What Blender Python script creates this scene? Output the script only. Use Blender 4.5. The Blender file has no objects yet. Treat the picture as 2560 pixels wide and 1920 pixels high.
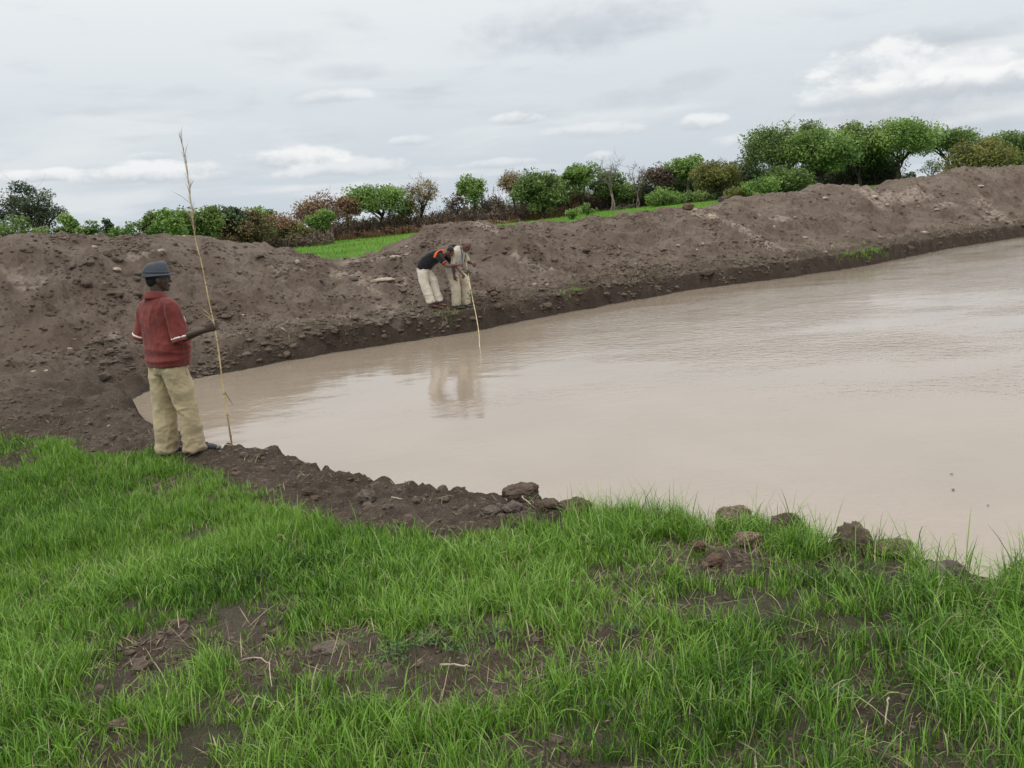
import bpy, math, random
import numpy as np
from mathutils import Matrix, Vector
R = math.radians
rng = np.random.default_rng(7)
random.seed(7)
scene = bpy.context.scene
C = scene.collection

# ------------------------------------------------------------------ camera
PITCH, ROLL, FPX = R(11.46), R(4.5), 2145.0
CAM = np.array([0.0, 0.0, 2.65])
_r0 = np.array([1.0, 0, 0]); _f = np.array([0, math.cos(PITCH), -math.sin(PITCH)]); _u0 = np.array([0, math.sin(PITCH), math.cos(PITCH)])
_r = math.cos(ROLL) * _r0 - math.sin(ROLL) * _u0
_u = math.sin(ROLL) * _r0 + math.cos(ROLL) * _u0
cd = bpy.data.cameras.new('camera'); cam = bpy.data.objects.new('camera', cd); C.objects.link(cam)
cd.sensor_width = 36; cd.lens = 36 * FPX / 2560; cd.clip_start = 0.05; cd.clip_end = 4000
m = Matrix(((_r[0], _u[0], -_f[0], CAM[0]), (_r[1], _u[1], -_f[1], CAM[1]), (_r[2], _u[2], -_f[2], CAM[2]), (0, 0, 0, 1)))
cam.matrix_world = m
scene.camera = cam

def ray(px, py):
    d = _f * FPX + _r * (px - 1280) - _u * (py - 960)
    return d / d[1]                                  # scaled so that y advances by 1
def at(px, py, Y):                                   # photo pixel + distance -> point
    return CAM + ray(px, py) * Y
def on_z(px, py, z):
    d = ray(px, py); return CAM + d * ((z - CAM[2]) / d[2])
def proj(p):
    v = np.asarray(p, float) - CAM
    w = v @ _f
    return (1280 + FPX * (v @ _r) / w, 960 - FPX * (v @ _u) / w)

# ------------------------------------------------------------------ world
SUN_EL, SUN_AZ = R(58), R(215)                       # azimuth from +Y clockwise
world = bpy.data.worlds.new('World'); scene.world = world; world.use_nodes = True
def build_world():
    nt = world.node_tree; N = nt.nodes; L = nt.links; N.clear()
    def node(t, **k):
        n = N.new(t)
        for a, b in k.items(): setattr(n, a, b)
        return n
    def M(op, a, b=None, c=None, clamp=False):
        n = node('ShaderNodeMath', operation=op); n.use_clamp = clamp
        for i, v in enumerate((a, b, c)):
            if v is None: continue
            if isinstance(v, (int, float)): n.inputs[i].default_value = v
            else: L.new(v, n.inputs[i])
        return n.outputs[0]
    def mix(f, a, b):
        n = node('ShaderNodeMix', data_type='RGBA')
        for s, v in ((n.inputs[0], f), (n.inputs[6], a), (n.inputs[7], b)):
            if isinstance(v, (int, float)): s.default_value = v
            elif isinstance(v, tuple): s.default_value = (*v, 1)
            else: L.new(v, s)
        return n.outputs[2]
    def ss(v, lo, hi):
        n = node('ShaderNodeMapRange', interpolation_type='SMOOTHSTEP'); L.new(v, n.inputs[0])
        n.inputs[1].default_value = lo; n.inputs[2].default_value = hi; return n.outputs[0]
    def noise(vec, scale, detail=5, rough=0.5, dist=0.0):
        n = node('ShaderNodeTexNoise'); L.new(vec, n.inputs['Vector'])
        n.inputs['Scale'].default_value = scale; n.inputs['Detail'].default_value = detail
        n.inputs['Roughness'].default_value = rough; n.inputs['Distortion'].default_value = dist
        return n.outputs[0]
    tc = node('ShaderNodeTexCoord'); sep = node('ShaderNodeSeparateXYZ'); L.new(tc.outputs['Generated'], sep.inputs[0])
    X, Y, Z = sep.outputs
    az = M('ARCTAN2', X, Y); el = M('ARCSINE', Z)
    # cloud deck seen in perspective: direction projected to a plane overhead
    zz = M('ADD', M('MAXIMUM', Z, 0.0), 0.10)
    comb = node('ShaderNodeCombineXYZ'); L.new(M('DIVIDE', X, zz), comb.inputs[0]); L.new(M('DIVIDE', Y, zz), comb.inputs[1])
    deck = comb.outputs[0]
    n1 = noise(deck, 0.55, 6, 0.52, 0.35)
    n2 = noise(deck, 1.6, 6, 0.55, 0.2)
    # azimuth/elevation space for the heaped clouds
    ae = node('ShaderNodeCombineXYZ'); L.new(az, ae.inputs[0]); L.new(M('MULTIPLY', el, 1.7), ae.inputs[1])
    p1 = noise(ae.outputs[0], 14, 7, 0.6, 0.15)
    p2 = noise(ae.outputs[0], 40, 5, 0.6)
    pn = M('ADD', M('MULTIPLY', p1, 0.75), M('MULTIPLY', p2, 0.25))
    # base: pale blue-grey low, near white high
    hb = ss(el, -0.02, 0.30)
    base = mix(hb, (0.615, 0.685, 0.750), (0.870, 0.900, 0.918))
    base = mix(ss(el, 0.20, 0.70), base, (1.95, 1.95, 1.92))
    veil = ss(n1, 0.47, 0.66)
    base = mix(M('MULTIPLY', veil, 0.65), base, (0.85, 0.875, 0.895))
    streak = ss(n2, 0.50, 0.74)
    base = mix(M('MULTIPLY', M('MULTIPLY', streak, 0.58), ss(el, 0.02, 0.15)), base, (0.56, 0.60, 0.665))
    col = base
    CL = SKY_CLOUDS
    for (px, py, wx, wy, kind, amt) in CL:
        d = ray(px, py); d = d / np.linalg.norm(d)
        a0 = math.atan2(d[0], d[1]); e0 = math.asin(d[2])
        wa = wx * (1.2 if kind == 'heap' else 1.1) / FPX; we = wy * (1.25 if kind == 'heap' else 1.15) / FPX
        u = M('MULTIPLY', M('SUBTRACT', az, a0), 1 / wa)
        # the deck keeps level with the horizon, so elevation needs no roll
        v = M('MULTIPLY', M('SUBTRACT', el, e0), 1 / we)
        if kind == 'heap':
            vd = M('MULTIPLY', M('MINIMUM', v, 0.0), 1.5); vu = M('MAXIMUM', v, 0.0)
            vv = M('ADD', vd, vu)
            r2 = M('ADD', M('MULTIPLY', u, u), M('MULTIPLY', vv, vv))
            f = M('ADD', M('SUBTRACT', 1.0, r2), M('MULTIPLY', M('SUBTRACT', pn, 0.5), 5.2))
            mask = ss(f, -0.15, 0.75)
            lit = ss(M('ADD', M('SUBTRACT', v, 0.12), M('MULTIPLY', M('SUBTRACT', pn, 0.5), 4.0)), -0.75, 0.5)
            cc = mix(lit, (0.56, 0.61, 0.67), (1.0, 1.0, 1.0))
            col = mix(M('MULTIPLY', mask, amt * 0.85), col, cc)
        else:
            r2 = M('ADD', M('MULTIPLY', u, u), M('MULTIPLY', v, v))
            f = M('ADD', M('SUBTRACT', 1.0, r2), M('MULTIPLY', M('SUBTRACT', pn, 0.5), 3.2))
            mask = ss(f, -0.1, 1.3)
            col = mix(M('MULTIPLY', mask, amt), col, (0.50, 0.54, 0.60) if kind == 'grey' else (0.90, 0.91, 0.925))
    # cloud cover over the open sky, a little of which shows
    sky = node('ShaderNodeTexSky', sky_type='NISHITA'); sky.sun_disc = False
    sky.sun_elevation = SUN_EL; sky.sun_rotation = SUN_AZ; sky.air_density = 1.5; sky.dust_density = 3
    vm = node('ShaderNodeVectorMath', operation='SCALE'); L.new(col, vm.inputs[0]); vm.inputs['Scale'].default_value = 10.0
    fin = mix(0.93, sky.outputs[0], vm.outputs[0])
    bg = node('ShaderNodeBackground'); L.new(fin, bg.inputs[0]); bg.inputs[1].default_value = 0.1
    out = node('ShaderNodeOutputWorld'); L.new(bg.outputs[0], out.inputs[0])
# (photo x, photo y, half width, half height, kind, amount) of the clouds one can tell apart
SKY_CLOUDS = [
    (1450, 70, 260, 60, 'grey', .55), (1250, 110, 120, 36, 'grey', .25), (860, 180, 100, 20, 'grey', .35), (800, 245, 90, 26, 'grey', .25), (1730, 200, 95, 24, 'grey', .40),
    (1590, 250, 130, 28, 'grey', .40), (2370, 95, 190, 34, 'grey', .55), (700, 105, 160, 26, 'grey', .18),
    (2350, 265, 300, 34, 'grey', .5), (2500, 310, 200, 22, 'grey', .35),
    (720, 400, 108, 26, 'heap', .9), (900, 425, 170, 22, 'heap', .6), (110, 440, 90, 15, 'heap', .9), (390, 438, 135, 28, 'heap', .85), (550, 444, 55, 14, 'heap', .5),
    (830, 245, 80, 18, 'heap', .55), (1295, 300, 60, 18, 'heap', .7), (1020, 355, 50, 14, 'heap', .5),
    (1745, 310, 60, 20, 'heap', .75), (1470, 330, 120, 18, 'heap', .45), (2190, 180, 110, 62, 'heap', .95), (2300, 215, 120, 40, 'heap', .6), (2450, 205, 110, 50, 'heap', .9), (2080, 250, 110, 30, 'heap', .8), (2300, 240, 240, 22, 'grey', .4), (2200, 300, 260, 20, 'grey', .35), (2560, 190, 90, 40, 'heap', .7),
    (1250, 410, 90, 12, 'heap', .4), (820, 470, 120, 12, 'heap', .3), (2560, 120, 150, 30, 'heap', .4),
    (1500, 395, 40, 16, 'heap', .5), (1880, 350, 70, 16, 'heap', .4), (380, 390, 50, 10, 'heap', .3),
]
build_world()
sd = bpy.data.lights.new('sun', 'SUN'); sun = bpy.data.objects.new('sun', sd); C.objects.link(sun)
sd.energy = 0.9; sd.angle = R(25); sd.color = (1.0, 0.96, 0.90)
sv = Vector((math.sin(SUN_AZ) * math.cos(SUN_EL), math.cos(SUN_AZ) * math.cos(SUN_EL), math.sin(SUN_EL)))
sun.rotation_euler = sv.to_track_quat('Z', 'Y').to_euler()
scene.render.engine = 'CYCLES'
scene.view_settings.view_transform = 'Standard'
try: scene.view_settings.look = 'None'
except Exception: pass
scene.view_settings.exposure = 0.0; scene.view_settings.gamma = 1.0; scene.view_settings.use_curve_mapping = False
scene.cycles.max_bounces = 6; scene.cycles.transparent_max_bounces = 8
# ------------------------------------------------------------------ helpers
_perm = np.random.default_rng(11).permutation(256); _perm = np.concatenate([_perm, _perm, _perm])
_ga = np.random.default_rng(12).uniform(0, 2 * np.pi, 256); _gx, _gy = np.cos(_ga), np.sin(_ga)
_g3 = np.random.default_rng(13).normal(size=(256, 3)); _g3 /= np.linalg.norm(_g3, axis=1)[:, None]
def sstep(a, b, x):
    t = np.clip((x - a) / (b - a), 0, 1); return t * t * (3 - 2 * t)
def lerp(a, b, t): return a + (b - a) * t
def perlin(x, y, seed=0):
    x = x + seed * 17.31; y = y + seed * 9.77
    xi = np.floor(x).astype(np.int64); yi = np.floor(y).astype(np.int64); xf = x - xi; yf = y - yi
    u = xf * xf * xf * (xf * (xf * 6 - 15) + 10); v = yf * yf * yf * (yf * (yf * 6 - 15) + 10)
    def g(i, j):
        h = _perm[(_perm[(xi + i) & 255] + yi + j) & 255]
        return _gx[h] * (xf - i) + _gy[h] * (yf - j)
    return 1.5 * lerp(lerp(g(0, 0), g(1, 0), u), lerp(g(0, 1), g(1, 1), u), v)
def fbm(x, y, f=1.0, o=4, seed=0, gain=0.5):
    s = 0; a = 1.0
    for k in range(o):
        s = s + a * perlin(x * f, y * f, seed + k); f *= 2.03; a *= gain
    return s
def perlin3(p, f=1.0, seed=0):
    p = p * f + seed * 13.7; i = np.floor(p).astype(np.int64); q = p - i
    w = q * q * q * (q * (q * 6 - 15) + 10); r = 0
    for a in (0, 1):
        for b in (0, 1):
            for c in (0, 1):
                h = _perm[(_perm[(_perm[(i[:, 0] + a) & 255] + i[:, 1] + b) & 255] + i[:, 2] + c) & 255]
                d = ((q - np.array([a, b, c])) * _g3[h]).sum(1)
                ww = (w[:, 0] if a else 1 - w[:, 0]) * (w[:, 1] if b else 1 - w[:, 1]) * (w[:, 2] if c else 1 - w[:, 2])
                r = r + d * ww
    return 1.6 * r
def clods(x, y, cell, seed, fill=0.6):
    """height of rounded lumps scattered over the plane, one chance per cell"""
    X = x / cell; Y = y / cell; xi = np.floor(X).astype(np.int64); yi = np.floor(Y).astype(np.int64)
    best = np.zeros_like(x)
    rr = np.random.default_rng(100 + seed).random((4, 256))
    for a in (-1, 0, 1):
        for b in (-1, 0, 1):
            h = _perm[(_perm[(xi + a + seed * 7) & 255] + yi + b) & 255]
            cx = xi + a + rr[0][h]; cy = yi + b + rr[1][h]
            rad = 0.25 + 0.55 * rr[2][h]
            k = np.clip(1 - ((X - cx) ** 2 + (Y - cy) ** 2) / rad ** 2, 0, 1)
            best = np.maximum(best, np.where(rr[3][h] < fill, np.sqrt(k) * rad, 0))
    return best * cell

def mesh(name, V, F, mats=None, smooth=True, mi=None, attrs=None):
    """V (n,3); F list of arrays (m,k)"""
    V = np.asarray(V, np.float32)
    if not isinstance(F, (list, tuple)): F = [F]
    F = [np.asarray(f, np.int32) for f in F if len(f)]
    me = bpy.data.meshes.new(name)
    me.vertices.add(len(V)); me.vertices.foreach_set('co', V.ravel())
    tot = np.concatenate([np.full(len(f), f.shape[1], np.int32) for f in F])
    idx = np.concatenate([f.ravel() for f in F])
    me.loops.add(len(idx)); me.loops.foreach_set('vertex_index', idx)
    me.polygons.add(len(tot))
    st = np.concatenate([[0], np.cumsum(tot)[:-1]]).astype(np.int32)
    me.polygons.foreach_set('loop_start', st)
    try: me.polygons.foreach_set('loop_total', tot)
    except Exception: pass
    if mi is not None: me.polygons.foreach_set('material_index', np.asarray(mi, np.int32))
    me.polygons.foreach_set('use_smooth', np.full(len(tot), smooth))
    for k, v in (attrs or {}).items():
        v = np.asarray(v, np.float32)
        if v.ndim == 1:
            a = me.attributes.new(k, 'FLOAT', 'POINT'); a.data.foreach_set('value', v)
        else:
            a = me.attributes.new(k, 'FLOAT_COLOR', 'POINT'); a.data.foreach_set('color', np.concatenate([v, np.ones((len(v), 1), np.float32)], 1).ravel())
    for mm in (mats if isinstance(mats, (list, tuple)) else [mats]):
        if mm is not None: me.materials.append(mm)
    me.update(calc_edges=True); me.validate()
    return me
def link(name, me, parent=None, loc=None):
    o = bpy.data.objects.new(name, me); C.objects.link(o)
    if loc is not None: o.location = [float(v) for v in loc]
    if parent is not None: o.parent = parent
    return o
def tag(o, label=None, cat=None, group=None, kind=None):
    if label: o['label'] = label
    if cat: o['category'] = cat
    if group: o['group'] = group
    if kind: o['kind'] = kind
    return o
def empty(name, loc, rz=0.0):
    o = bpy.data.objects.new(name, None); C.objects.link(o); o.location = [float(v) for v in loc]; o.rotation_euler = (0, 0, rz)
    o.empty_display_size = 0.1
    return o

class MB:
    """collects pieces of geometry that make one mesh"""
    def __init__(s): s.V = []; s.T = []; s.Q = []; s.n = 0; s.at = []
    def add(s, V, T=None, Q=None, a=None):
        V = np.asarray(V, float)
        if T is not None and len(T): s.T.append(np.asarray(T) + s.n)
        if Q is not None and len(Q): s.Q.append(np.asarray(Q) + s.n)
        s.V.append(V); s.n += len(V)
        s.at.append(np.full(len(V), 0.5 if a is None else a) if np.ndim(a) == 0 or a is None else np.asarray(a))
    def tube(s, P, Rd, seg=6, a=None, caps=True, flat=1.0):
        P = np.asarray(P, float); n = len(P); Rd = np.broadcast_to(np.asarray(Rd, float), (n,))
        T = np.gradient(P, axis=0); T /= np.linalg.norm(T, axis=1)[:, None] + 1e-9
        up = np.array([0.0, 0, 1]) if abs(T[0][2]) < 0.9 else np.array([1.0, 0, 0])
        A = np.cross(T[0], up); A /= np.linalg.norm(A); V = []
        for k in range(n):
            A = A - T[k] * (A @ T[k]); A /= np.linalg.norm(A); B = np.cross(T[k], A)
            th = np.arange(seg) * 2 * np.pi / seg
            V.append(P[k] + Rd[k] * (np.cos(th)[:, None] * A + flat * np.sin(th)[:, None] * B))
        V = np.concatenate(V)
        k, j = np.meshgrid(np.arange(n - 1), np.arange(seg), indexing='ij'); k = k.ravel(); j = j.ravel()
        Q = np.stack([k * seg + j, k * seg + (j + 1) % seg, (k + 1) * seg + (j + 1) % seg, (k + 1) * seg + j], 1)
        T_ = []
        if caps:
            V = np.concatenate([V, P[:1], P[-1:]]); c0 = n * seg; c1 = c0 + 1
            for j in range(seg):
                T_.append((c0, (j + 1) % seg, j)); T_.append((c1, (n - 1) * seg + j, (n - 1) * seg + (j + 1) % seg))
        s.add(V, T_, Q, a)
    def me(s, name, mat, smooth=True, attr=None, extra=None):
        V = np.concatenate(s.V); F = []
        if s.T: F.append(np.concatenate(s.T))
        if s.Q: F.append(np.concatenate(s.Q))
        at_ = {attr: np.concatenate(s.at)} if attr else None
        return mesh(name, V, F, mat, smooth, attrs=at_)

def ico(sub):
    t = (1 + 5 ** .5) / 2
    v = [(-1, t, 0), (1, t, 0), (-1, -t, 0), (1, -t, 0), (0, -1, t), (0, 1, t), (0, -1, -t), (0, 1, -t), (t, 0, -1), (t, 0, 1), (-t, 0, -1), (-t, 0, 1)]
    f = [(0, 11, 5), (0, 5, 1), (0, 1, 7), (0, 7, 10), (0, 10, 11), (1, 5, 9), (5, 11, 4), (11, 10, 2), (10, 7, 6), (7, 1, 8), (3, 9, 4), (3, 4, 2), (3, 2, 6), (3, 6, 8), (3, 8, 9), (4, 9, 5), (2, 4, 11), (6, 2, 10), (8, 6, 7), (9, 8, 1)]
    v = [np.array(p) / np.linalg.norm(p) for p in v]
    for _ in range(sub):
        c = {}; nf = []
        def mid(a, b):
            k = (min(a, b), max(a, b))
            if k not in c: q = v[a] + v[b]; v.append(q / np.linalg.norm(q)); c[k] = len(v) - 1
            return c[k]
        for a, b, d in f:
            x, y, z = mid(a, b), mid(b, d), mid(d, a); nf += [(a, x, z), (b, y, x), (d, z, y), (x, y, z)]
        f = nf
    return np.array(v), np.array(f)
ICO = [ico(k) for k in range(5)]

# ------------------------------------------------------------------ materials
class NT:
    def __init__(s, name):
        s.m = bpy.data.materials.new(name); s.m.use_nodes = True; s.t = s.m.node_tree; s.N = s.t.nodes; s.L = s.t.links
        s.b = s.N['Principled BSDF']; s.out = s.N['Material Output']
    def node(s, t, **k):
        n = s.N.new(t)
        for a, b in k.items(): setattr(n, a, b)
        return n
    def set(s, sock, v):
        if isinstance(v, (int, float)): sock.default_value = v
        elif isinstance(v, tuple): sock.default_value = (*v, 1) if len(v) == 3 and sock.type == 'RGBA' else v
        else: s.L.new(v, sock)
    def pos(s, obj=True):
        return s.node('ShaderNodeTexCoord').outputs['Object'] if obj else s.node('ShaderNodeNewGeometry').outputs['Position']
    def mapping(s, vec, sc=(1, 1, 1), rot=(0, 0, 0)):
        n = s.node('ShaderNodeMapping'); s.L.new(vec, n.inputs[0]); n.inputs['Scale'].default_value = sc; n.inputs['Rotation'].default_value = rot; return n.outputs[0]
    def noise(s, vec, scale, detail=4, rough=0.55, dist=0.0, col=False):
        n = s.node('ShaderNodeTexNoise'); s.L.new(vec, n.inputs['Vector']); n.inputs['Scale'].default_value = scale
        n.inputs['Detail'].default_value = detail; n.inputs['Roughness'].default_value = rough; n.inputs['Distortion'].default_value = dist
        return n.outputs[1 if col else 0]
    def vor(s, vec, scale, feature='F1', out='Distance'):
        n = s.node('ShaderNodeTexVoronoi', feature=feature); s.L.new(vec, n.inputs['Vector']); n.inputs['Scale'].default_value = scale; return n.outputs[out]
    def math(s, op, a, b=0.0, c=0.0, clamp=False):
        n = s.node('ShaderNodeMath', operation=op); n.use_clamp = clamp
        s.set(n.inputs[0], a); s.set(n.inputs[1], b)
        if len(n.inputs) > 2: s.set(n.inputs[2], c)
        return n.outputs[0]
    def ss(s, v, lo, hi, a=0.0, b=1.0):
        n = s.node('ShaderNodeMapRange', interpolation_type='SMOOTHSTEP'); s.L.new(v, n.inputs[0])
        for i, q in enumerate((lo, hi, a, b)): n.inputs[i + 1].default_value = q
        return n.outputs[0]
    def mix(s, f, a, b, blend='MIX'):
        n = s.node('ShaderNodeMix', data_type='RGBA', blend_type=blend)
        s.set(n.inputs[0], f); s.set(n.inputs[6], a); s.set(n.inputs[7], b); return n.outputs[2]
    def attr(s, name, fac=True):
        n = s.node('ShaderNodeAttribute', attribute_name=name); return n.outputs['Fac' if fac else 'Color']
    def bump(s, h, strength=0.5, dist=0.02, normal=None):
        n = s.node('ShaderNodeBump'); s.L.new(h, n.inputs['Height']); s.set(n.inputs['Strength'], strength); n.inputs['Distance'].default_value = dist
        if normal is not None: s.L.new(normal, n.inputs['Normal'])
        return n.outputs[0]
    def done(s, col=None, rough=0.8, normal=None, spec=0.3, **k):
        if col is not None: s.set(s.b.inputs['Base Color'], col)
        s.set(s.b.inputs['Roughness'], rough); s.b.inputs['Specular IOR Level'].default_value = spec
        if normal is not None: s.L.new(normal, s.b.inputs['Normal'])
        for a, v in k.items(): s.set(s.b.inputs[a.replace('_', ' ')], v)
        return s.m
def simple(name, col, rough=0.8, var=0.12, scale=30, bump=0.0, bscale=200, spec=0.3):
    n = NT(name); p = n.pos()
    nz = n.noise(p, scale, 4)
    c = n.mix(n.ss(nz, 0.3, 0.7), tuple(v * (1 - var) for v in col), tuple(min(1, v * (1 + var)) for v in col))
    nm = n.bump(n.noise(p, bscale, 3), bump, 0.003) if bump else None
    return n.done(c, rough, nm, spec)
# ------------------------------------------------------------------ terrain shape
A0 = on_z(480, 950, 0.0)[:2]; A1 = on_z(2560, 592, 0.0)[:2]
SD = (A1 - A0) / np.linalg.norm(A1 - A0); SN = np.array([-SD[1], SD[0]])       # along the far shore, and away from the pond
def ts(x, y): return (x - A0[0]) * SD[0] + (y - A0[1]) * SD[1], (x - A0[0]) * SN[0] + (y - A0[1]) * SN[1]
def xy(t, s): return A0[0] + t * SD[0] + s * SN[0], A0[1] + t * SD[1] + s * SN[1]
FAR = [(315, 1007), (390, 975), (480, 950), (700, 906), (900, 872), (1060, 848), (1192, 827), (1319, 800), (1520, 763), (1735, 723), (1950, 697), (2164, 665), (2370, 622), (2560, 592)]
far_w = [on_z(px, py, 0.0)[:2] for px, py in FAR]
_ft = np.array([ts(*p)[0] for p in far_w]); _fs = np.array([ts(*p)[1] for p in far_w])
_o = np.argsort(_ft); _ft = _ft[_o]; _fs = _fs[_o]
def shore_s(t): return np.interp(t, _ft[1:], _fs[1:])
NEAR = [(382, 1040), (509, 1086), (584, 1113), (723, 1122), (810, 1147), (880, 1168), (995, 1199), (1110, 1212), (1226, 1224), (1330, 1226), (1460, 1272),
        (1492, 1290), (1620, 1296), (1770, 1308), (1909, 1325), (2083, 1358), (2256, 1385), (2430, 1418), (2560, 1440)]
def G(x, y):                                       # the bank the camera stands on
    return 0.52 + 0.50 * (1 - sstep(1.5, 8.0, y)) + 0.03 * np.sin(x * .7) * np.cos(y * .5)
def on_bank(px, py, dz=0.0):
    z = 0.6
    for _ in range(8):
        p = on_z(px, py, z); z = float(G(p[0], p[1])) + dz
    return np.array([p[0], p[1], z])
near_w = [on_bank(px, py)[:2] for px, py in NEAR]
_ext = near_w[-1] + (near_w[-1] - near_w[-5]) / np.linalg.norm(near_w[-1] - near_w[-5]) * 6
_fe = far_w[-1] + SD * 45
POND = [tuple(p) for p in far_w[::-1]] + [tuple(p) for p in near_w] + [tuple(_ext), tuple(_ext + np.array([30, -6])), (_fe[0] + 12, _fe[1] - 40), tuple(_fe)]
POND = np.array(POND)
def pond_dist(x, y):
    """signed distance to the water's edge, positive on land"""
    sh = x.shape; x = x.ravel(); y = y.ravel()
    best = np.full(x.shape, 1e9); inside = np.zeros(x.shape, bool); n = len(POND)
    for i in range(n):
        ax, ay = POND[i]; bx, by = POND[(i + 1) % n]; dx, dy = bx - ax, by - ay
        h = np.clip(((x - ax) * dx + (y - ay) * dy) / (dx * dx + dy * dy), 0, 1)
        best = np.minimum(best, (x - ax - h * dx) ** 2 + (y - ay - h * dy) ** 2)
        c = ((ay > y) != (by > y)) & (x < (bx - ax) * (y - ay) / (by - ay + 1e-12) + ax); inside ^= c
    d = np.sqrt(best); return np.where(inside, -d, d).reshape(sh)
CREST = [(-250, 585), (-120, 600), (0, 594), (80, 592), (160, 588), (250, 596), (330, 590), (400, 589), (470, 600), (520, 592), (580, 602), (640, 607), (700, 622), (760, 634), (830, 648), (900, 647), (960, 640), (1010, 632),
         (1060, 600), (1110, 572), (1150, 556), (1200, 553), (1260, 560), (1290, 566), (1340, 558), (1400, 556), (1480, 552), (1560, 540), (1640, 528), (1700, 522), (1760, 527), (1830, 506),
         (1880, 491), (1930, 487), (2000, 482), (2050, 477), (2088, 459), (2120, 468), (2160, 478), (2210, 474), (2260, 452), (2330, 443), (2400, 428), (2435, 417), (2500, 421), (2560, 413), (2700, 408), (2900, 385)]
_ct, _cz = [], []
for px, py in CREST:
    d = ray(px, py)
    # hit the vertical plane s = 6.3
    k = (6.3 - ts(CAM[0], CAM[1])[1]) / (d[0] * SN[0] + d[1] * SN[1]); p = CAM + d * k
    _ct.append(ts(p[0], p[1])[0]); _cz.append(p[2])
_ct = np.array(_ct); _cz = np.array(_cz)
def field_z(x, y):
    return 0.65 + 1.55 * sstep(-0.28, 0.42, x / np.maximum(y, 30)) * sstep(30, 110, y) - 2.2 * sstep(150, 420, np.hypot(x, y))
def H(x, y, detail=True):
    x = np.asarray(x, float); y = np.asarray(y, float)
    t, s = ts(x, y); dp = pond_dist(x, y)
    s2 = s - np.where(t > 0, shore_s(t), 0)
    g = lerp(G(x, y), 0.64, sstep(-2.0, -0.2, s))
    zc = np.interp(t, _ct, _cz)
    sw = s2 + 0.55 * fbm(x, y, 0.28, 2, 3)
    rise = sstep(1.7, 6.4, sw); rise = 0.35 * rise + 0.65 * np.clip((sw - 1.7) / 4.5, 0, 1)
    fz = field_z(x, y)
    back = sstep(6.9, 11.5, s2)
    berm = g + (zc - g) * np.where(s2 < 6.4, rise, 1.0)
    berm = lerp(berm, fz, back)
    cr = 1 - 0.72 * sstep(4.3, 5.8, s2)                # the crest itself keeps the outline seen against the sky
    onb = sstep(1.6, 3.5, s2) * (1 - sstep(6.0, 6.6, s2) * 0.75) * (1 - back)
    z = np.where(s2 > 1.0, berm, g)
    mud = np.ones_like(x)
    if detail:
        z = z + onb * cr * (0.30 * fbm(x, y, 0.45, 3, 5) + 0.15 * (np.abs(fbm(x, y, 1.25, 3, 15)) - .3) + 0.16 * (np.abs(fbm(t + .25 * fbm(x, y, .8, 2, 8), s * .55, 0.9, 2, 9)) - 0.25))
        gm = grass_mask(x, y)
        mud = np.where(s2 > 11, 0.1, 1 - 0.75 * gm)
        rough = fbm(x, y, 1.3, 2, 21)                 # some areas are smooth fines, some broken
        k = sstep(-0.25, 0.45, rough) * 0.9 + 0.1
        onb2 = sstep(0.2, 1.2, s2) * (1 - back)
        nearside = sstep(0.0, -1.0, s)
        big = (1 - 0.8 * nearside * sstep(-.3, .3, poly_dist(GPOLY, x, y))) * clods(x + .06 * fbm(x, y, 6, 2, 31), y + .06 * fbm(x, y, 6, 2, 32), 0.42, 1, 0.38) * (0.12 + 0.58 * onb2)
        mid_ = clods(x + .03 * fbm(x, y, 14, 2, 33), y, 0.17, 2, 0.6) * 0.55
        sm = clods(x, y + .02 * perlin(x * 20, y * 20, 34), 0.075, 3, 0.7) * 0.55
        inb = nearside * sstep(-.3, .2, poly_dist(GPOLY, x, y))
        z = z + inb * mud * (.02 * fbm(x, y, 12, 2, 46) - .25 * .035 * fbm(x, y, 2.3, 3, 44))
        z = z + mud * np.where(s2 > 1, cr * .6 + .4, 1) * (k * (big + mid_ * (1 - .75 * inb)) + (0.35 + 0.65 * k) * sm - 0.02 + 0.022 * fbm(x, y, 9, 3, 41) + 0.04 * fbm(x, y, 2.3, 3, 44))
    e = 0.10 * fbm(x, y, 1.7, 3, 51) + 0.045 * fbm(x, y, 7, 2, 55) if detail else 0
    # the lip of the near bank breaks off steeply, the far one is a low step with a shelf
    farside = sstep(-1.5, -0.3, s)
    e2 = e + (0.16 * fbm(x, y, 3.1, 3, 57) if detail else 0)
    sh_ = 0.18 * sstep(-0.6, 0.4, x)
    S = lerp(sstep(-0.12, 0.22, dp + e + sh_), 0.40 * sstep(-0.08, 0.10, dp + e) + 0.34 * sstep(.04, .26, dp + e2) + 0.26 * sstep(0.28, .80, dp + e2), farside)
    soft = sstep(3.0, 0.5, t) * sstep(-3.5, -1.5, s)       # the left corner shelves gently
    S = lerp(S, 0.25 * sstep(-0.15, 0.2, dp + e) + .75 * sstep(0.05, 1.7, dp + 2 * e2), soft)
    lip = np.exp(-((dp - 0.25) / 0.20) ** 2) * lerp(0.05, 0.02, sstep(-2.5, -1.2, x)) * (1 + fbm(x, y, 2.5, 2, 61) * 1.2) * mud
    z = z + lip * (1 - .7 * sstep(-.2, .2, poly_dist(GPOLY, x, y))) if detail else z
    z = -0.45 + (z + 0.45) * (0.30 * sstep(-1.2, 0.0, dp) + 0.70 * S)
    return z
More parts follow.
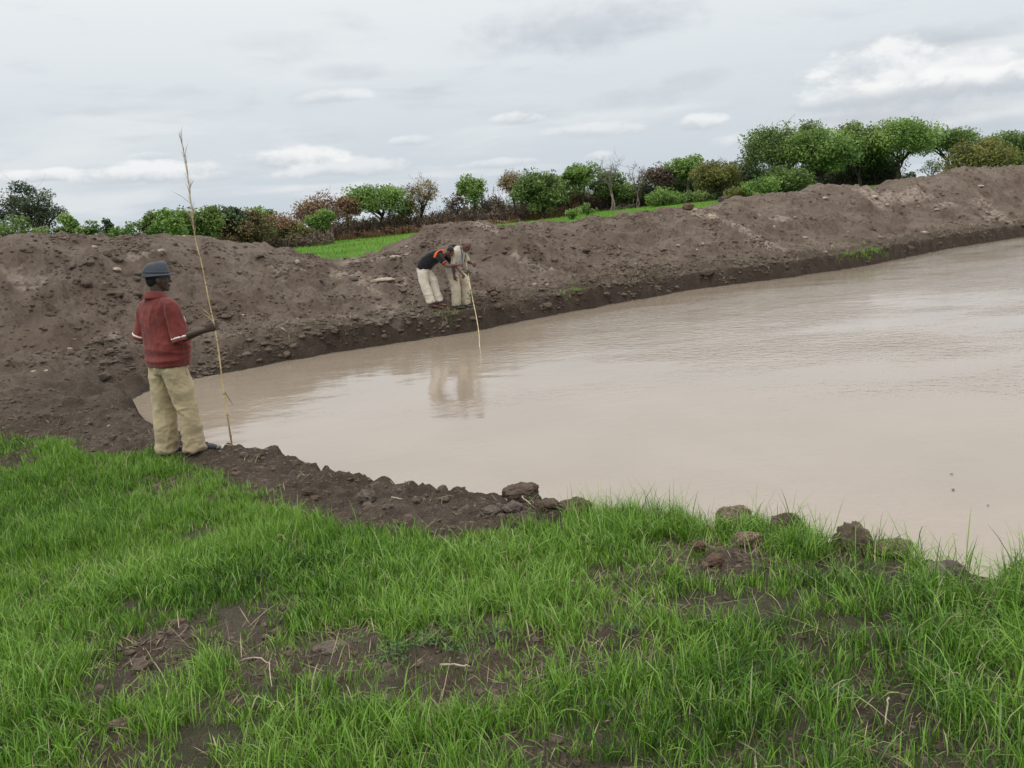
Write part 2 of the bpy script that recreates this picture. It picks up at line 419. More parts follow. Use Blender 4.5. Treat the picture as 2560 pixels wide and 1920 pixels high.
# bare places in the near grass, (photo x, y, half width, half height, strength)
BARE = [(390, 1640, 120, 50, 1.0), (560, 1590, 120, 32, .8), (800, 1640, 150, 50, .95), (1000, 1650, 260, 55, .8), (1250, 1640, 250, 60, .85), (1500, 1600, 170, 42, .8), (820, 1590, 60, 25, 1),
        (1180, 1720, 140, 40, .6), (680, 1700, 100, 30, .6), (1400, 1880, 130, 50, .9), (2130, 1700, 160, 60, .55), (2250, 1840, 230, 70, .85), (2060, 1620, 130, 30, .45), (2020, 1860, 90, 40, .6), (1850, 1900, 100, 30, .5),
        (1800, 1395, 110, 35, .95), (1700, 1385, 70, 30, .7), (2130, 1395, 90, 28, .85), (1960, 1400, 60, 20, .5), (2380, 1440, 60, 28, .6), (10, 1142, 60, 16, 1), (420, 1205, 90, 16, .85), (300, 1850, 60, 40, .7), (1550, 1440, 100, 26, .55),
        (1220, 1900, 60, 25, .5), (60, 1500, 40, 20, .4), (700, 1500, 50, 14, .5), (1250, 1545, 60, 20, .6), (1560, 1760, 90, 26, .4), (2480, 1700, 60, 26, .3)]
_bare = []
for px, py, wx, wy, a in BARE:
    py += 14; c = on_bank(px, py); ex = on_bank(px + wx, py); e2 = on_bank(px, py - wy); e3 = on_bank(px, min(py + wy, 1990))
    _bare.append((c[0], c[1], max(0.08, np.hypot(*(ex - c)[:2]) * 1.12), max(0.09, 0.72 * np.hypot(*(e2 - e3)[:2])), a))
# grass line towards the mud
GL = [(-700, 1066), (-300, 1078), (0, 1090), (185, 1104), (215, 1134), (382, 1134), (480, 1176), (560, 1204), (648, 1240), (752, 1292), (856, 1326), (972, 1338), (1157, 1336), (1300, 1334), (1440, 1322)]
_gl = [on_bank(px, py)[:2] for px, py in GL]
_tail = [np.array(on_bank(px, py)[:2]) for px, py in [(1500, 1284), (1620, 1284), (1770, 1292), (1909, 1309), (2083, 1346), (2256, 1371), (2430, 1404), (2560, 1427)]]
_tail.append(_tail[-1] + (_tail[-1] - _tail[-4]) / np.linalg.norm(_tail[-1] - _tail[-4]) * 12)
GPOLY = np.array([tuple(p) for p in _gl] + [tuple(p) for p in _tail] + [(16, -8), (-30, -8), (-30, 12)])
def poly_dist(P, x, y):
    sh = x.shape; x = x.ravel(); y = y.ravel(); best = np.full(x.shape, 1e9); inside = np.zeros(x.shape, bool)
    for i in range(len(P)):
        ax, ay = P[i]; bx, by = P[(i + 1) % len(P)]; dx, dy = bx - ax, by - ay
        h = np.clip(((x - ax) * dx + (y - ay) * dy) / (dx * dx + dy * dy + 1e-12), 0, 1)
        best = np.minimum(best, (x - ax - h * dx) ** 2 + (y - ay - h * dy) ** 2)
        inside ^= ((ay > y) != (by > y)) & (x < (bx - ax) * (y - ay) / (by - ay + 1e-12) + ax)
    d = np.sqrt(best); return np.where(inside, d, -d).reshape(sh)
def bare_mask(x, y):
    b = np.zeros_like(x); w = 0.75 * fbm(x, y, 3.4, 4, 71)
    for cx, cy, rx, ry, a in _bare:
        q = np.sqrt(((x - cx) / rx) ** 2 + ((y - cy) / ry) ** 2)
        b = np.maximum(b, a * sstep(1.25, 0.65, q + w))
    return b
def grass_mask(x, y):
    d = poly_dist(GPOLY, x, y) + 0.10 * fbm(x, y, 2.0, 3, 75)
    return sstep(-0.06, 0.16, d) * (1 - bare_mask(x, y))
# ------------------------------------------------------------------ placing things by where the photo shows them
def hit(px, py, detail=False, y0=2.0, y1=70.0):
    """first point of the terrain along a photo pixel's line of sight"""
    Y = np.linspace(y0, y1, 1400); d = ray(px, py); P = CAM + d * Y[:, None]
    h = H(P[:, 0], P[:, 1], detail); k = np.argmax(P[:, 2] <= h)
    if P[k, 2] > h[k]: k = len(Y) - 1
    return np.array([P[k, 0], P[k, 1], h[k]])
PALE = [((1770, 540), (1950, 628), .38), ((1740, 535), (1790, 545), .5), ((1905, 535), (1960, 560), .3), ((845, 680), (905, 700), .28), ((935, 700), (1000, 706), .25), ((870, 690), (930, 720), .3), ((960, 770), (1010, 800), .3), ((2165, 480), (2300, 478), .6),
        ((2190, 500), (2260, 500), .5), ((2458, 503), (2520, 560), .5), ((2350, 525), (2385, 515), .35), ((330, 660), (400, 650), .2), ((1240, 590), (1200, 560), .35), ((690, 675), (750, 670), .2), ((860, 790), (1000, 812), .22), ((1290, 650), (1420, 690), .15), ((30, 690), (90, 720), .25),
        ((1010, 640), (880, 655), .35), ((1560, 880), (1600, 860), .1), ((280, 855), (330, 870), .2), ((700, 870), (790, 850), .15)]
_pale = [(hit(*a)[:2], hit(*b)[:2], r) for a, b, r in PALE]
def pale_mask(x, y):
    w = np.zeros_like(x); n = 0.5 * fbm(x, y, 3.5, 3, 81)
    for a, b, r in _pale:
        dx, dy = b - a; h = np.clip(((x - a[0]) * dx + (y - a[1]) * dy) / (dx * dx + dy * dy + 1e-9), 0, 1)
        d = np.sqrt((x - a[0] - h * dx) ** 2 + (y - a[1] - h * dy) ** 2) / r
        w = np.maximum(w, sstep(1.3, 0.3, d + n))
    return w

def soil_material():
    n = NT('soil'); p = n.pos(False)
    n1 = n.noise(p, 0.7, 4, 0.6); n2 = n.noise(p, 6, 5, 0.65); n3 = n.noise(p, 45, 4, 0.7)
    c = n.mix(n.ss(n1, 0.35, 0.68), (0.148, 0.110, 0.084), (0.215, 0.171, 0.138))
    c = n.mix(n.math('MULTIPLY', n.ss(n2, 0.50, 0.70), 0.68), c, (0.080, 0.057, 0.042))  # dark soil blotches, also painting in the shade of small crevices
    c = n.mix(n.math('MULTIPLY', n.ss(n3, 0.56, 0.74), 0.5), c, (0.26, 0.215, 0.18))
    c = n.mix(n.math('MULTIPLY', n.ss(n.noise(p, 0.45, 3, 0.5, 0.6), 0.58, 0.70), 0.35), c, (0.17, 0.135, 0.105))
    # pale subsoil thrown up here and there
    pl = n.math('MULTIPLY', n.attr('pale'), n.ss(n2, 0.40, 0.56))
    c = n.mix(n.math('MULTIPLY', pl, 0.75), c, n.mix(n3, (0.34, 0.27, 0.215), (0.44, 0.37, 0.31)))
    wet = n.attr('wet')
    c = n.mix(wet, c, n.mix(n3, (0.030, 0.021, 0.015), (0.082, 0.060, 0.043)))
    # straw trodden into the shore
    st = n.node('ShaderNodeTexNoise'); n.L.new(n.mapping(p, (1, 1, 3)), st.inputs[0]); st.inputs['Scale'].default_value = 28; st.inputs['Detail'].default_value = 5; st.inputs['Distortion'].default_value = 1.8
    c = n.mix(n.math('MULTIPLY', n.math('MULTIPLY', n.ss(st.outputs[0], 0.60, 0.70), n.attr('straw')), 0.7), c, (0.30, 0.24, 0.15))
    # short thatch and seedlings under the sward
    g = n.attr('grass')
    gc = n.mix(n.noise(p, 30, 4, 0.7), (0.030, 0.055, 0.014), (0.055, 0.115, 0.022))
    gs = n.math('MULTIPLY', g, n.ss(n.noise(p, 18, 4, .7), 0.42, 0.62, 0.08, 0.38))
    c = n.mix(n.math('MULTIPLY', g, 0.35), c, n.mix(n3, (0.040, 0.032, 0.020), (0.10, 0.08, 0.05)))
    c = n.mix(gs, c, gc)
    h = n.math('ADD', n.math('MULTIPLY', n2, 0.6), n.math('MULTIPLY', n3, 0.4))
    h2 = n.noise(p, 160, 3, 0.7)
    nm = n.bump(h, 1.0, 0.13); nm = n.bump(h2, 0.8, 0.016, nm)
    r = n.mix(wet, (0.95, 0.95, 0.95), (0.72, 0.72, 0.72))
    return n.done(c, r, nm, 0.18)
MAT_SOIL = soil_material()
def grid_mesh(name, X, Y, Z, mat, attrs, keep=None):
    a, b = X.shape; V = np.stack([X.ravel(), Y.ravel(), Z.ravel()], 1)
    i, j = np.meshgrid(np.arange(a - 1), np.arange(b - 1), indexing='ij'); i = i.ravel(); j = j.ravel()
    Q = np.stack([i * b + j, (i + 1) * b + j, (i + 1) * b + j + 1, i * b + j + 1], 1)
    if keep is not None:
        k = keep.ravel(); Q = Q[k[Q].any(1)]
    u = np.unique(Q); mp = np.full(len(V), -1); mp[u] = np.arange(len(u))
    return mesh(name, V[u], mp[Q], mat, True, attrs={q: w.ravel()[u] for q, w in attrs.items()})
def soil_attrs(X, Y):
    dp = pond_dist(X, Y); t, s = ts(X, Y); nz = 0.12 * fbm(X, Y, 1.2, 3, 91)
    far = sstep(-1.5, -0.5, s)
    wet = sstep(lerp(1.5, 1.15, far), lerp(0.15, 0.10, far), dp + nz * 2.5) * lerp(0.75, 0.72, far)
    wet = np.maximum(wet, sstep(.48, .20, dp + nz) * .95 * far)
    left = sstep(4, 0.5, dp) * sstep(2.0, -1.0, s) * sstep(1, -1, t) * 0.4
    wet = np.maximum(wet, left + 0 * wet)
    near = sstep(-0.5, -3, s)
    wet = np.maximum(wet, near * (0.62 + 0.25 * fbm(X, Y, 1.5, 2, 93)))
    straw = np.clip(sstep(2.2, 1.2, dp) * sstep(-0.2, 0.4, dp) + near * 0.5, 0, 1)
    s2 = s - np.where(t > 0, shore_s(t), 0)
    gr = np.maximum(grass_mask(X, Y), sstep(10.5, 11.5, s2))
    return {'wet': np.clip(wet, 0, 1), 'straw': straw, 'grass': gr, 'pale': pale_mask(X, Y)}

# near bank: even 2.6 cm cells where the camera is, 4.5 cm further left and back
xs = np.concatenate([np.arange(-14, -7, 0.06), np.arange(-7, 4.2, 0.028), np.arange(4.2, 14, 0.10)])
ys = np.concatenate([np.arange(-3, 1.6, 0.10), np.arange(1.6, 9.5, 0.028), np.arange(9.5, 18, 0.045)])
X, Y = np.meshgrid(xs, ys, indexing='ij')
t_, s_ = ts(X, Y); dp_ = pond_dist(X, Y)
keep = (s_ < 0.25) & (dp_ > -0.9)
Z = np.full_like(X, -0.5); Z[keep] = 0
kk = keep.ravel(); zz = Z.ravel(); zz[kk] = H(X.ravel()[kk], Y.ravel()[kk]); Z = zz.reshape(X.shape)
Z = np.where(s_ > 0.0, Z - 0.03, Z)
me_ = grid_mesh('near_bank', X, Y, Z, MAT_SOIL, soil_attrs(X, Y), keep)
tag(link('near_bank', me_), kind='structure')
# the long heap of dug out earth beyond the pond
tt = [-14.0]
while tt[-1] < 62: tt.append(tt[-1] + 0.034 + 0.0011 * max(0, tt[-1]) + (0.10 if tt[-1] > 44 else 0))
ss_ = np.concatenate([np.arange(-0.6, 7.3, 0.042), np.arange(7.3, 12.6, 0.16)])
T, S = np.meshgrid(np.array(tt), ss_, indexing='ij')
S = S + np.where(T > 0, shore_s(T), 0) * sstep(-0.5, 1.5, S)
X, Y = xy(T, S)
Z = H(X, Y)
me_ = grid_mesh('spoil_heap', X, Y, Z, MAT_SOIL, soil_attrs(X, Y))
tag(link('spoil_heap', me_), kind='structure')

# ------------------------------------------------------------------ the plain out to the horizon
def field_material():
    n = NT('meadow'); p = n.pos(False)
    a = n.noise(p, 0.12, 4, 0.6); b = n.noise(p, 1.1, 5, 0.7)
    c = n.mix(n.ss(a, 0.35, 0.65), (0.085, 0.19, 0.030), (0.13, 0.245, 0.040))
    c = n.mix(n.math('MULTIPLY', n.ss(b, 0.5, 0.72), 0.6), c, (0.055, 0.13, 0.022))
    c = n.mix(n.attr('scrub'), c, n.mix(b, (0.085, 0.060, 0.032), (0.07, 0.075, 0.03)))
    return n.done(c, 0.95, n.bump(n.noise(p, 3, 5, 0.8), 1.0, 0.25), 0.1)
r_ = np.concatenate([np.linspace(0.01, 20, 14), np.linspace(22, 150, 90), np.geomspace(155, 2500, 40)]); a_ = np.linspace(0, 2 * np.pi, 361)
RR, AA = np.meshgrid(r_, a_, indexing='ij'); X = RR * np.sin(AA); Y = RR * np.cos(AA)
t_, s_ = ts(X, Y)
Z = field_z(X, Y) + 0.10 * fbm(X, Y, 0.08, 3, 2)
s2 = s_ - np.where(t_ > 0, shore_s(t_), 0)
inner = sstep(12.6, 10.4, s2)                    # sunk out of the way under the finely modelled ground
Z = lerp(Z, -0.9, np.where((t_ > -15) & (t_ < 63), inner, np.where(s2 < 11, 0.0, 0)))
def treeline_y(px): return np.interp(px, [-400, 0, 200, 400, 600, 800, 2600, 3200], [58, 60, 62, 78, 98, 106, 108, 108])
PX = 1280 + 2145 * X / np.maximum(Y, 1)
scrub = sstep(-3, 2, Y - treeline_y(PX)) * (Y > 20)
me_ = grid_mesh('meadow', X, Y, Z, field_material(), {'scrub': scrub})
tag(link('meadow', me_), kind='structure')

# ------------------------------------------------------------------ water
def water_material():
    n = NT('muddy_water'); p = n.pos(False)
    silt = n.noise(p, 0.5, 3, 0.5, 0.4)
    c = n.mix(n.ss(silt, 0.35, 0.65), (0.262, 0.213, 0.163), (0.284, 0.232, 0.179))
    sep = n.node('ShaderNodeSeparateXYZ'); n.L.new(p, sep.inputs[0])
    # wind roughens the open pond more than its sheltered left end
    openw = n.ss(n.math('ADD', sep.outputs[0], n.math('MULTIPLY', sep.outputs[1], 0.35)), 2.0, 14.0, 0.22, 1.0)
    gust = n.ss(n.noise(n.mapping(p, (0.35, 0.8, 1)), 0.5, 3, 0.6), 0.35, 0.68, 0.15, 1.15)
    w1 = n.noise(n.mapping(p, (1.0, 1.35, 1), (0, 0, 0.5)), 4.8, 2, 0.5, 0.3)
    w2 = n.noise(n.mapping(p, (1.0, 1.25, 1), (0, 0, 0.2)), 15.0, 2, 0.55, 0.3)
    w3 = n.noise(n.mapping(p, (0.5, 0.8, 1), (0, 0, -0.3)), 1.2, 2, 0.5)
    amp = n.math('MULTIPLY', openw, gust)
    nm = n.bump(w3, 0.12, 0.10)
    nm = n.bump(w1, n.math('MULTIPLY', amp, 0.46), 0.040, nm)
    nm = n.bump(w2, n.math('MULTIPLY', amp, 0.75), 0.014, nm)
    return n.done(c, 0.06, nm, 0.5, IOR=1.6)
wx = np.array([-13.0, 75.0]); 
V = [(-9, 0.5, 0), (80, -25, 0), (95, 80, 0), (60, 72, 0), (-2, 27, 0), (-9, 20, 0)]
me_ = bpy.data.meshes.new('pond_water'); me_.from_pydata(V, [], [tuple(range(6))]); me_.update(); me_.materials.append(water_material())
tag(link('pond_water', me_), kind='structure')
# ------------------------------------------------------------------ grass
def leaf_material(name, stops, rough=0.55, trans=0.35, spec=0.25, nscale=None):
    """stops: colours along the 0..1 tint attribute of each leaf"""
    n = NT(name); r = n.node('ShaderNodeValToRGB'); n.L.new(n.attr('tint'), r.inputs[0])
    e = r.color_ramp.elements; e[0].position = 0; e[0].color = (*stops[0], 1); e[1].position = 1; e[1].color = (*stops[-1], 1)
    for i, s in enumerate(stops[1:-1]):
        q = e.new((i + 1) / (len(stops) - 1)); q.color = (*s, 1)
    c = r.outputs[0]
    n.done(c, rough, None, spec)
    tr = n.node('ShaderNodeBsdfTranslucent'); n.L.new(c, tr.inputs[0])
    mx = n.node('ShaderNodeMixShader'); mx.inputs[0].default_value = trans
    n.L.new(n.b.outputs[0], mx.inputs[1]); n.L.new(tr.outputs[0], mx.inputs[2]); n.L.new(mx.outputs[0], n.out.inputs[0])
    return n.m
MAT_GRASS = leaf_material('grass_blade', [(0.014, 0.042, 0.006), (0.052, 0.135, 0.010), (0.108, 0.245, 0.017), (0.200, 0.350, 0.042), (0.20, 0.30, 0.10), (0.42, 0.36, 0.22)], 0.45, 0.22, 0.32)  # darkest blade tints also paint in the shade between blades
MAT_STRAW = leaf_material('dry_straw', [(0.16, 0.115, 0.065), (0.30, 0.235, 0.14), (0.50, 0.42, 0.28)], 0.7, 0.15, 0.2)
def blades(B, h, az, lean, curl, w, tint, seg, rg):
    """B (n,3) roots; returns vertices, triangles, quads, tint"""
    n = len(B); k = np.arange(seg + 1) / seg
    # arc whose slope turns from 'lean' to 'lean+curl' on the way up
    ang = lean[:, None] + curl[:, None] * k[None, :] ** 1.3
    dl = (h / seg)[:, None]
    rx = np.concatenate([np.zeros((n, 1)), np.cumsum(np.sin(ang[:, :-1]) * dl, 1)], 1)
    rz = np.concatenate([np.zeros((n, 1)), np.cumsum(np.cos(ang[:, :-1]) * dl, 1)], 1)
    D = np.stack([np.cos(az), np.sin(az), 0 * az], 1); tw = az + np.pi / 2 + rg.normal(0, 0.5, n); Sd = np.stack([np.cos(tw), np.sin(tw), 0 * tw], 1)
    P = B[:, None, :] + D[:, None, :] * rx[..., None]; P[..., 2] += rz
    prof = np.where(k < 0.5, 0.75 + 0.5 * k, 1 - ((k - 0.5) / 0.5) ** 2 * 0.9)
    W = (w[:, None] * prof[None, :])[..., None] * 0.5 * Sd[:, None, :]
    Lf = (P - W)[:, :seg]; Rt = (P + W)[:, :seg]; tip = P[:, seg:]
    V = np.concatenate([Lf, Rt, tip], 1); m_ = 2 * seg + 1
    o = (np.arange(n) * m_)[:, None]
    Q = np.concatenate([o + np.array([[i, seg + i, seg + i + 1, i + 1]]) for i in range(seg - 1)]) if seg > 1 else np.zeros((0, 4), int)
    Tt = o + np.array([[seg - 1, 2 * seg - 1, 2 * seg]])
    return V.reshape(-1, 3), Tt, Q, np.repeat(tint, m_)
NEARCLODS = [(1835, 1300, 31), (1871, 1350, 38), (1965, 1316, 27), (2132, 1352, 30), (2357, 1424, 46), (1747, 1364, 21), (1790, 1398, 26), (1665, 1316, 14), (2233, 1366, 25), (2036, 1356, 22), (828, 1612, 40), (338, 1640, 20), (356, 1664, 21), (307, 1815, 20), (1225, 1278, 24), (1280, 1272, 25), (1436, 1268, 32)]
CLOD_AT = []
for _px, _py, _cr in NEARCLODS:
    _c = on_bank(_px, _py + _cr * .3); CLOD_AT.append((_c[0], _c[1], _cr / FPX * np.linalg.norm(_c - CAM)))
def near_grass():
    rg = np.random.default_rng(21)
    # tufts: root positions strewn inside the view and a little beyond it
    n = 62000
    y = 1.35 + (rg.random(n * 3) ** 0.80) * 9.5; x = (rg.random(n * 3) * 2 - 1) * (0.66 * y + 1.1)
    P = GPOLY; d = poly_dist(P, x, y) + 0.10 * fbm(x, y, 2.0, 3, 75); b = bare_mask(x, y)
    lush = sstep(-0.5, 0.5, fbm(x, y, 0.9, 3, 95))
    dens = sstep(-0.10, 0.14, d) * (1 - 0.66 * b) * (0.55 + 0.45 * lush) * sstep(-0.65, -0.05, fbm(x, y, 3.2, 2, 97) + 0.6 * lush - .25 * sstep(.3, 1.5, x) * sstep(4.6, 3.6, y))
    # nearer tufts are wider apart in the picture
    k = rg.random(len(x)) < dens * (0.42 + 0.5 * sstep(1.5, 6, y)) * 0.84
    x = x[k]; y = y[k]; lush = lush[k]; b = b[k]; d = d[k]
    nb = rg.poisson(lerp(9.0, 3.0, b) * np.clip(1.25 - 0.05 * y, .7, 1.2)) + 1
    X = np.repeat(x, nb); Y_ = np.repeat(y, nb); lu = np.repeat(lush, nb); bb = np.repeat(b, nb); hh = np.repeat(rg.lognormal(0, 0.26, len(x)), nb)
    tt = np.repeat(rg.normal(0, 0.11, len(x)), nb); saz = np.repeat(rg.uniform(0, 6.28, len(x)), nb)
    N = len(X); X = X + rg.normal(0, 0.018, N); Y_ = Y_ + rg.normal(0, 0.018, N)
    Z = hz(X, Y_) - 0.004
    right = sstep(0.0, 1.6, X)
    edge = sstep(0.75, 0.0, np.repeat(d, nb)) * sstep(-0.2, .6, X)
    tall = sstep(1.0, 2.2, X) * sstep(2.3, 3.4, Y_)
    h = (0.047 + 0.034 * lu + 0.022 * right + 0.035 * edge + 0.05 * tall) * hh * rg.lognormal(0, 0.36, N) * (1 - 0.45 * bb)
    cl = np.ones(N)
    for cx, cy, cr in CLOD_AT: cl = np.minimum(cl, 1 - 0.80 * np.exp(-(((X - cx) ** 2 + (Y_ - cy + .5 * cr) ** 2) / (1.5 * cr + .02) ** 2)))
    h = np.clip(h * cl * (1 - .16 * sstep(4.5, 7.5, Y_)), 0.025, 0.34)
    az = rg.uniform(0, 6.28, N); az = np.where(rg.random(N) < 0.35, saz, az)
    lean = np.abs(rg.normal(0.24, 0.30, N)); curl = np.abs(rg.normal(0.95, 0.65, N)) * np.clip(h / 0.13, 0.5, 1.7)
    w = rg.uniform(0.0016, 0.0040, N) * (0.85 + 0.10 * Y_)
    patch = fbm(X, Y_, 0.55, 3, 99); patch2 = fbm(X, Y_, 2.4, 2, 101)
    tint = 0.45 + 0.22 * patch + 0.08 * patch2 + tt + rg.normal(0, 0.16, N) - 0.10 * right * sstep(5.5, 3.0, Y_) - 0.05 * sstep(3.2, 1.8, Y_)
    tint = np.clip(tint, 0.0, 0.68)
    dry = rg.random(N) < (0.03 + 0.08 * bb + 0.02 * right)
    tint = np.where(dry, rg.uniform(0.8, 1.0, N), tint)
    near = Y_ < 4.6
    out = []
    for sel, seg in ((near, 4), (~near, 2)):
        out.append(blades(np.stack([X, Y_, Z], 1)[sel], h[sel], az[sel], lean[sel], curl[sel], w[sel], tint[sel], seg, rg))
    V = np.concatenate([o[0] for o in out]); o1 = len(out[0][0])
    T = np.concatenate([out[0][1], out[1][1] + o1]); Q = np.concatenate([out[0][2], out[1][2] + o1]); tn = np.concatenate([o[3] for o in out])
    print('blades', N, 'tris', len(T) + 2 * len(Q))
    o = link('grass', mesh('grass', V, [T, Q], MAT_GRASS, True, attrs={'tint': tn}))
    tag(o, 'short green grass covering the near bank', 'grass', kind='stuff')
# quick lookup of the ground height in the near area
_hx = np.arange(-13, 9, 0.03); _hy = np.arange(0.6, 15, 0.03)
def _build_hz():
    X, Y = np.meshgrid(_hx, _hy, indexing='ij'); return H(X, Y)
_hg = _build_hz()
def hz(x, y):
    x = np.asarray(x, float); y = np.asarray(y, float)
    u = np.clip((x - _hx[0]) / 0.03, 0, len(_hx) - 1.01); v = np.clip((y - _hy[0]) / 0.03, 0, len(_hy) - 1.01)
    i = u.astype(int); j = v.astype(int); a = u - i; b = v - j
    return (_hg[i, j] * (1 - a) * (1 - b) + _hg[i + 1, j] * a * (1 - b) + _hg[i, j + 1] * (1 - a) * b + _hg[i + 1, j + 1] * a * b)
near_grass()
def shore_straw():
    """dead stalks and roots trodden into the muddy shore on both sides"""
    rg = np.random.default_rng(33)
    x = rg.uniform(-9, 3.5, 60000); y = rg.uniform(3.5, 14, 60000)
    d = pond_dist(x, y); g = poly_dist(GPOLY, x, y); b = bare_mask(x, y); tq, sq = ts(x, y)
    mud = sstep(-0.05, 0.1, d) * sstep(0.1, -0.1, g) * sstep(-0.3, -0.8, sq)
    k = rg.random(len(x)) < 0.20 * mud * sstep(-0.3, 0.4, fbm(x, y, 1.8, 2, 111)) * sstep(13, 8, y)
    x1, y1 = x[k], y[k]
    xb = rg.uniform(-3.8, 3.8, 90000); yb = rg.uniform(1.6, 6, 90000)
    k = rg.random(90000) < (0.13 * bare_mask(xb, yb) + .05) * (poly_dist(GPOLY, xb, yb) > 0) * (.3 + sstep(-.2, .5, fbm(xb, yb, 2, 2, 115)) + .8 * sstep(.5, 2, xb)); x2, y2 = xb[k], yb[k]
    t = rg.uniform(-1, 45, 9000); s = shore_s(np.maximum(t, 0)) + rg.uniform(0.12, 1.35, 9000)
    x3, y3 = xy(t, s); k = rg.random(9000) < sstep(-0.3, 0.5, fbm(x3, y3, 0.9, 2, 113)) * 0.8; x3, y3 = x3[k], y3[k]
    Xa = np.concatenate([x1, x2, x3]); Ya = np.concatenate([y1, y2, y3])
    Za = np.concatenate([hz(x1, y1), hz(x2, y2), H(x3, y3)]) + 0.006
    N = len(Xa); sc = np.concatenate([np.full(len(x1) + len(x2), 1.0), np.full(len(x3), 1.5)])
    h = rg.lognormal(0, .5, N) * 0.07 * sc; w = rg.uniform(0.0015, 0.004, N) * np.concatenate([np.full(len(x1), 1.3), np.full(len(x2), .9), np.full(len(x3), 3.0)])
    V, T, Q, tn = blades(np.stack([Xa, Ya, Za], 1), np.clip(h, .02, .3), rg.uniform(0, 6.28, N), rg.uniform(0.9, 1.45, N), rg.normal(0.1, 0.3, N), w, rg.random(N), 2, rg)
    o = link('straw_litter', mesh('straw_litter', V, [T, Q], MAT_STRAW, True, attrs={'tint': tn}))
    tag(o, 'dead straw and roots strewn over the muddy shore', 'straw', kind='stuff')
    # thin green and faded fringe along the far step
    n = 7000; t = rg.uniform(0, 42, n); s = shore_s(t) + rg.uniform(0.1, 1.2, n); x, y = xy(t, s)
    tuft = np.zeros(n)
    for px, py, r, a in ((2205, 664, .8, .6), (2120, 674, .7, .4), (1960, 672, .5, .3), (1130, 818, .35, .5), (1440, 737, .45, .35), (880, 855, .3, .25)):
        c = hit(px, py); tuft = np.maximum(tuft, a * np.exp(-((x - c[0]) ** 2 + (y - c[1]) ** 2) / r ** 2))
    k = rg.random(n) < 0.06 + tuft
    ex = [xy(ts(c[0], c[1])[0] + rg.normal(0, r * .42, q), ts(c[0], c[1])[1] + np.abs(rg.normal(0, .10, q))) for (px, py, r, q) in ((2205, 662, 1.5, 1300), (2125, 674, .8, 200), (1440, 736, .6, 90), (1125, 808, .4, 50)) for c in [hit(px, py)]]
    x = np.concatenate([x[k]] + [e[0] for e in ex]); y = np.concatenate([y[k]] + [e[1] for e in ex]); nk = int(k.sum()); n = len(x)
    tint = np.concatenate([np.where(tuft[k] > .3, .5, .8), np.full(n - nk, 0.55)]) + rg.normal(0, .07, n)
    ok = pond_dist(x, y) > 0.08; x = x[ok]; y = y[ok]; tint = tint[ok]; n = len(x)
    V, T, Q, tn = blades(np.stack([x, y, H(x, y) - .01], 1), rg.uniform(.05, .15, n), rg.uniform(0, 6.28, n), rg.uniform(0, .7, n), rg.uniform(0, 1.0, n), rg.uniform(.008, .016, n), np.clip(tint, 0, 1), 2, rg)
    o = link('shore_grass', mesh('shore_grass', V, [T, Q], MAT_GRASS, True, attrs={'tint': tn}))
    tag(o, 'thin tufts of grass along the far shore of the pond', 'grass', kind='stuff')
shore_straw()
def meadow_grass():
    rg = np.random.default_rng(41); n = 26000
    y = rg.uniform(34, 112, n); px = rg.uniform(560, 1820, n); x = (px - 1280) / 2145 * y
    k = (y < treeline_y(px) + 1) & (ts(x, y)[1] > 13.5); x = x[k]; y = y[k]; n = len(x)
    t = np.clip(0.48 + 0.14 * fbm(x, y, .15, 3, 121) + rg.normal(0, .08, n), 0, .7)
    V, T, Q, tn = blades(np.stack([x, y, field_z(x, y) + 0.10 * fbm(x, y, 0.08, 3, 2) - .02], 1), rg.uniform(.10, .28, n), rg.uniform(0, 6.28, n), rg.uniform(0, .6, n), rg.uniform(0, .8, n), rg.uniform(.05, .12, n), t, 1, rg)
    o = link('meadow_grass', mesh('meadow_grass', V, [T, Q], MAT_GRASS, True, attrs={'tint': tn}))
    tag(o, 'green meadow grass behind the earth heap', 'grass', kind='stuff')
meadow_grass()
# ------------------------------------------------------------------ trees
def plain_z(x, y): return float(field_z(np.array([x]), np.array([y]))[0])
MAT_BARK = simple('bark', (0.060, 0.048, 0.038), 0.9, 0.3, 6)
MAT_PALEBARK = simple('grey_bark', (0.17, 0.145, 0.12), 0.9, 0.3, 6)
LEAF = {
    'green': leaf_material('leaf_green', [(0.070, 0.114, 0.035), (0.116, 0.188, 0.052), (0.176, 0.258, 0.073), (0.262, 0.332, 0.108)], 0.55, 0.30),
    'bright': leaf_material('leaf_bright_green', [(0.091, 0.158, 0.043), (0.150, 0.258, 0.061), (0.221, 0.339, 0.085), (0.322, 0.432, 0.128)], 0.55, 0.35),
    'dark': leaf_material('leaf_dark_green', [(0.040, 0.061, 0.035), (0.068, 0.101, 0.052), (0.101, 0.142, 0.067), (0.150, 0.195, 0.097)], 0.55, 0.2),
    'olive': leaf_material('leaf_olive', [(0.091, 0.101, 0.035), (0.150, 0.165, 0.047), (0.221, 0.223, 0.065), (0.301, 0.288, 0.085)], 0.6, 0.3),
    'rust': leaf_material('leaf_rust', [(0.125, 0.071, 0.043), (0.220, 0.126, 0.076), (0.330, 0.209, 0.125), (0.220, 0.235, 0.101)], 0.7, 0.2),
    'tan': leaf_material('leaf_tan', [(0.191, 0.153, 0.065), (0.306, 0.235, 0.121), (0.383, 0.307, 0.158), (0.202, 0.188, 0.085)], 0.7, 0.2),
    'mixed': leaf_material('leaf_turning', [(0.148, 0.085, 0.048), (0.157, 0.117, 0.050), (0.098, 0.114, 0.042), (0.098, 0.168, 0.055)], 0.6, 0.25),
    'plum': leaf_material('leaf_plum_brown', [(0.071, 0.048, 0.039), (0.125, 0.086, 0.067), (0.173, 0.121, 0.092), (0.125, 0.142, 0.067)], 0.7, 0.15),
}
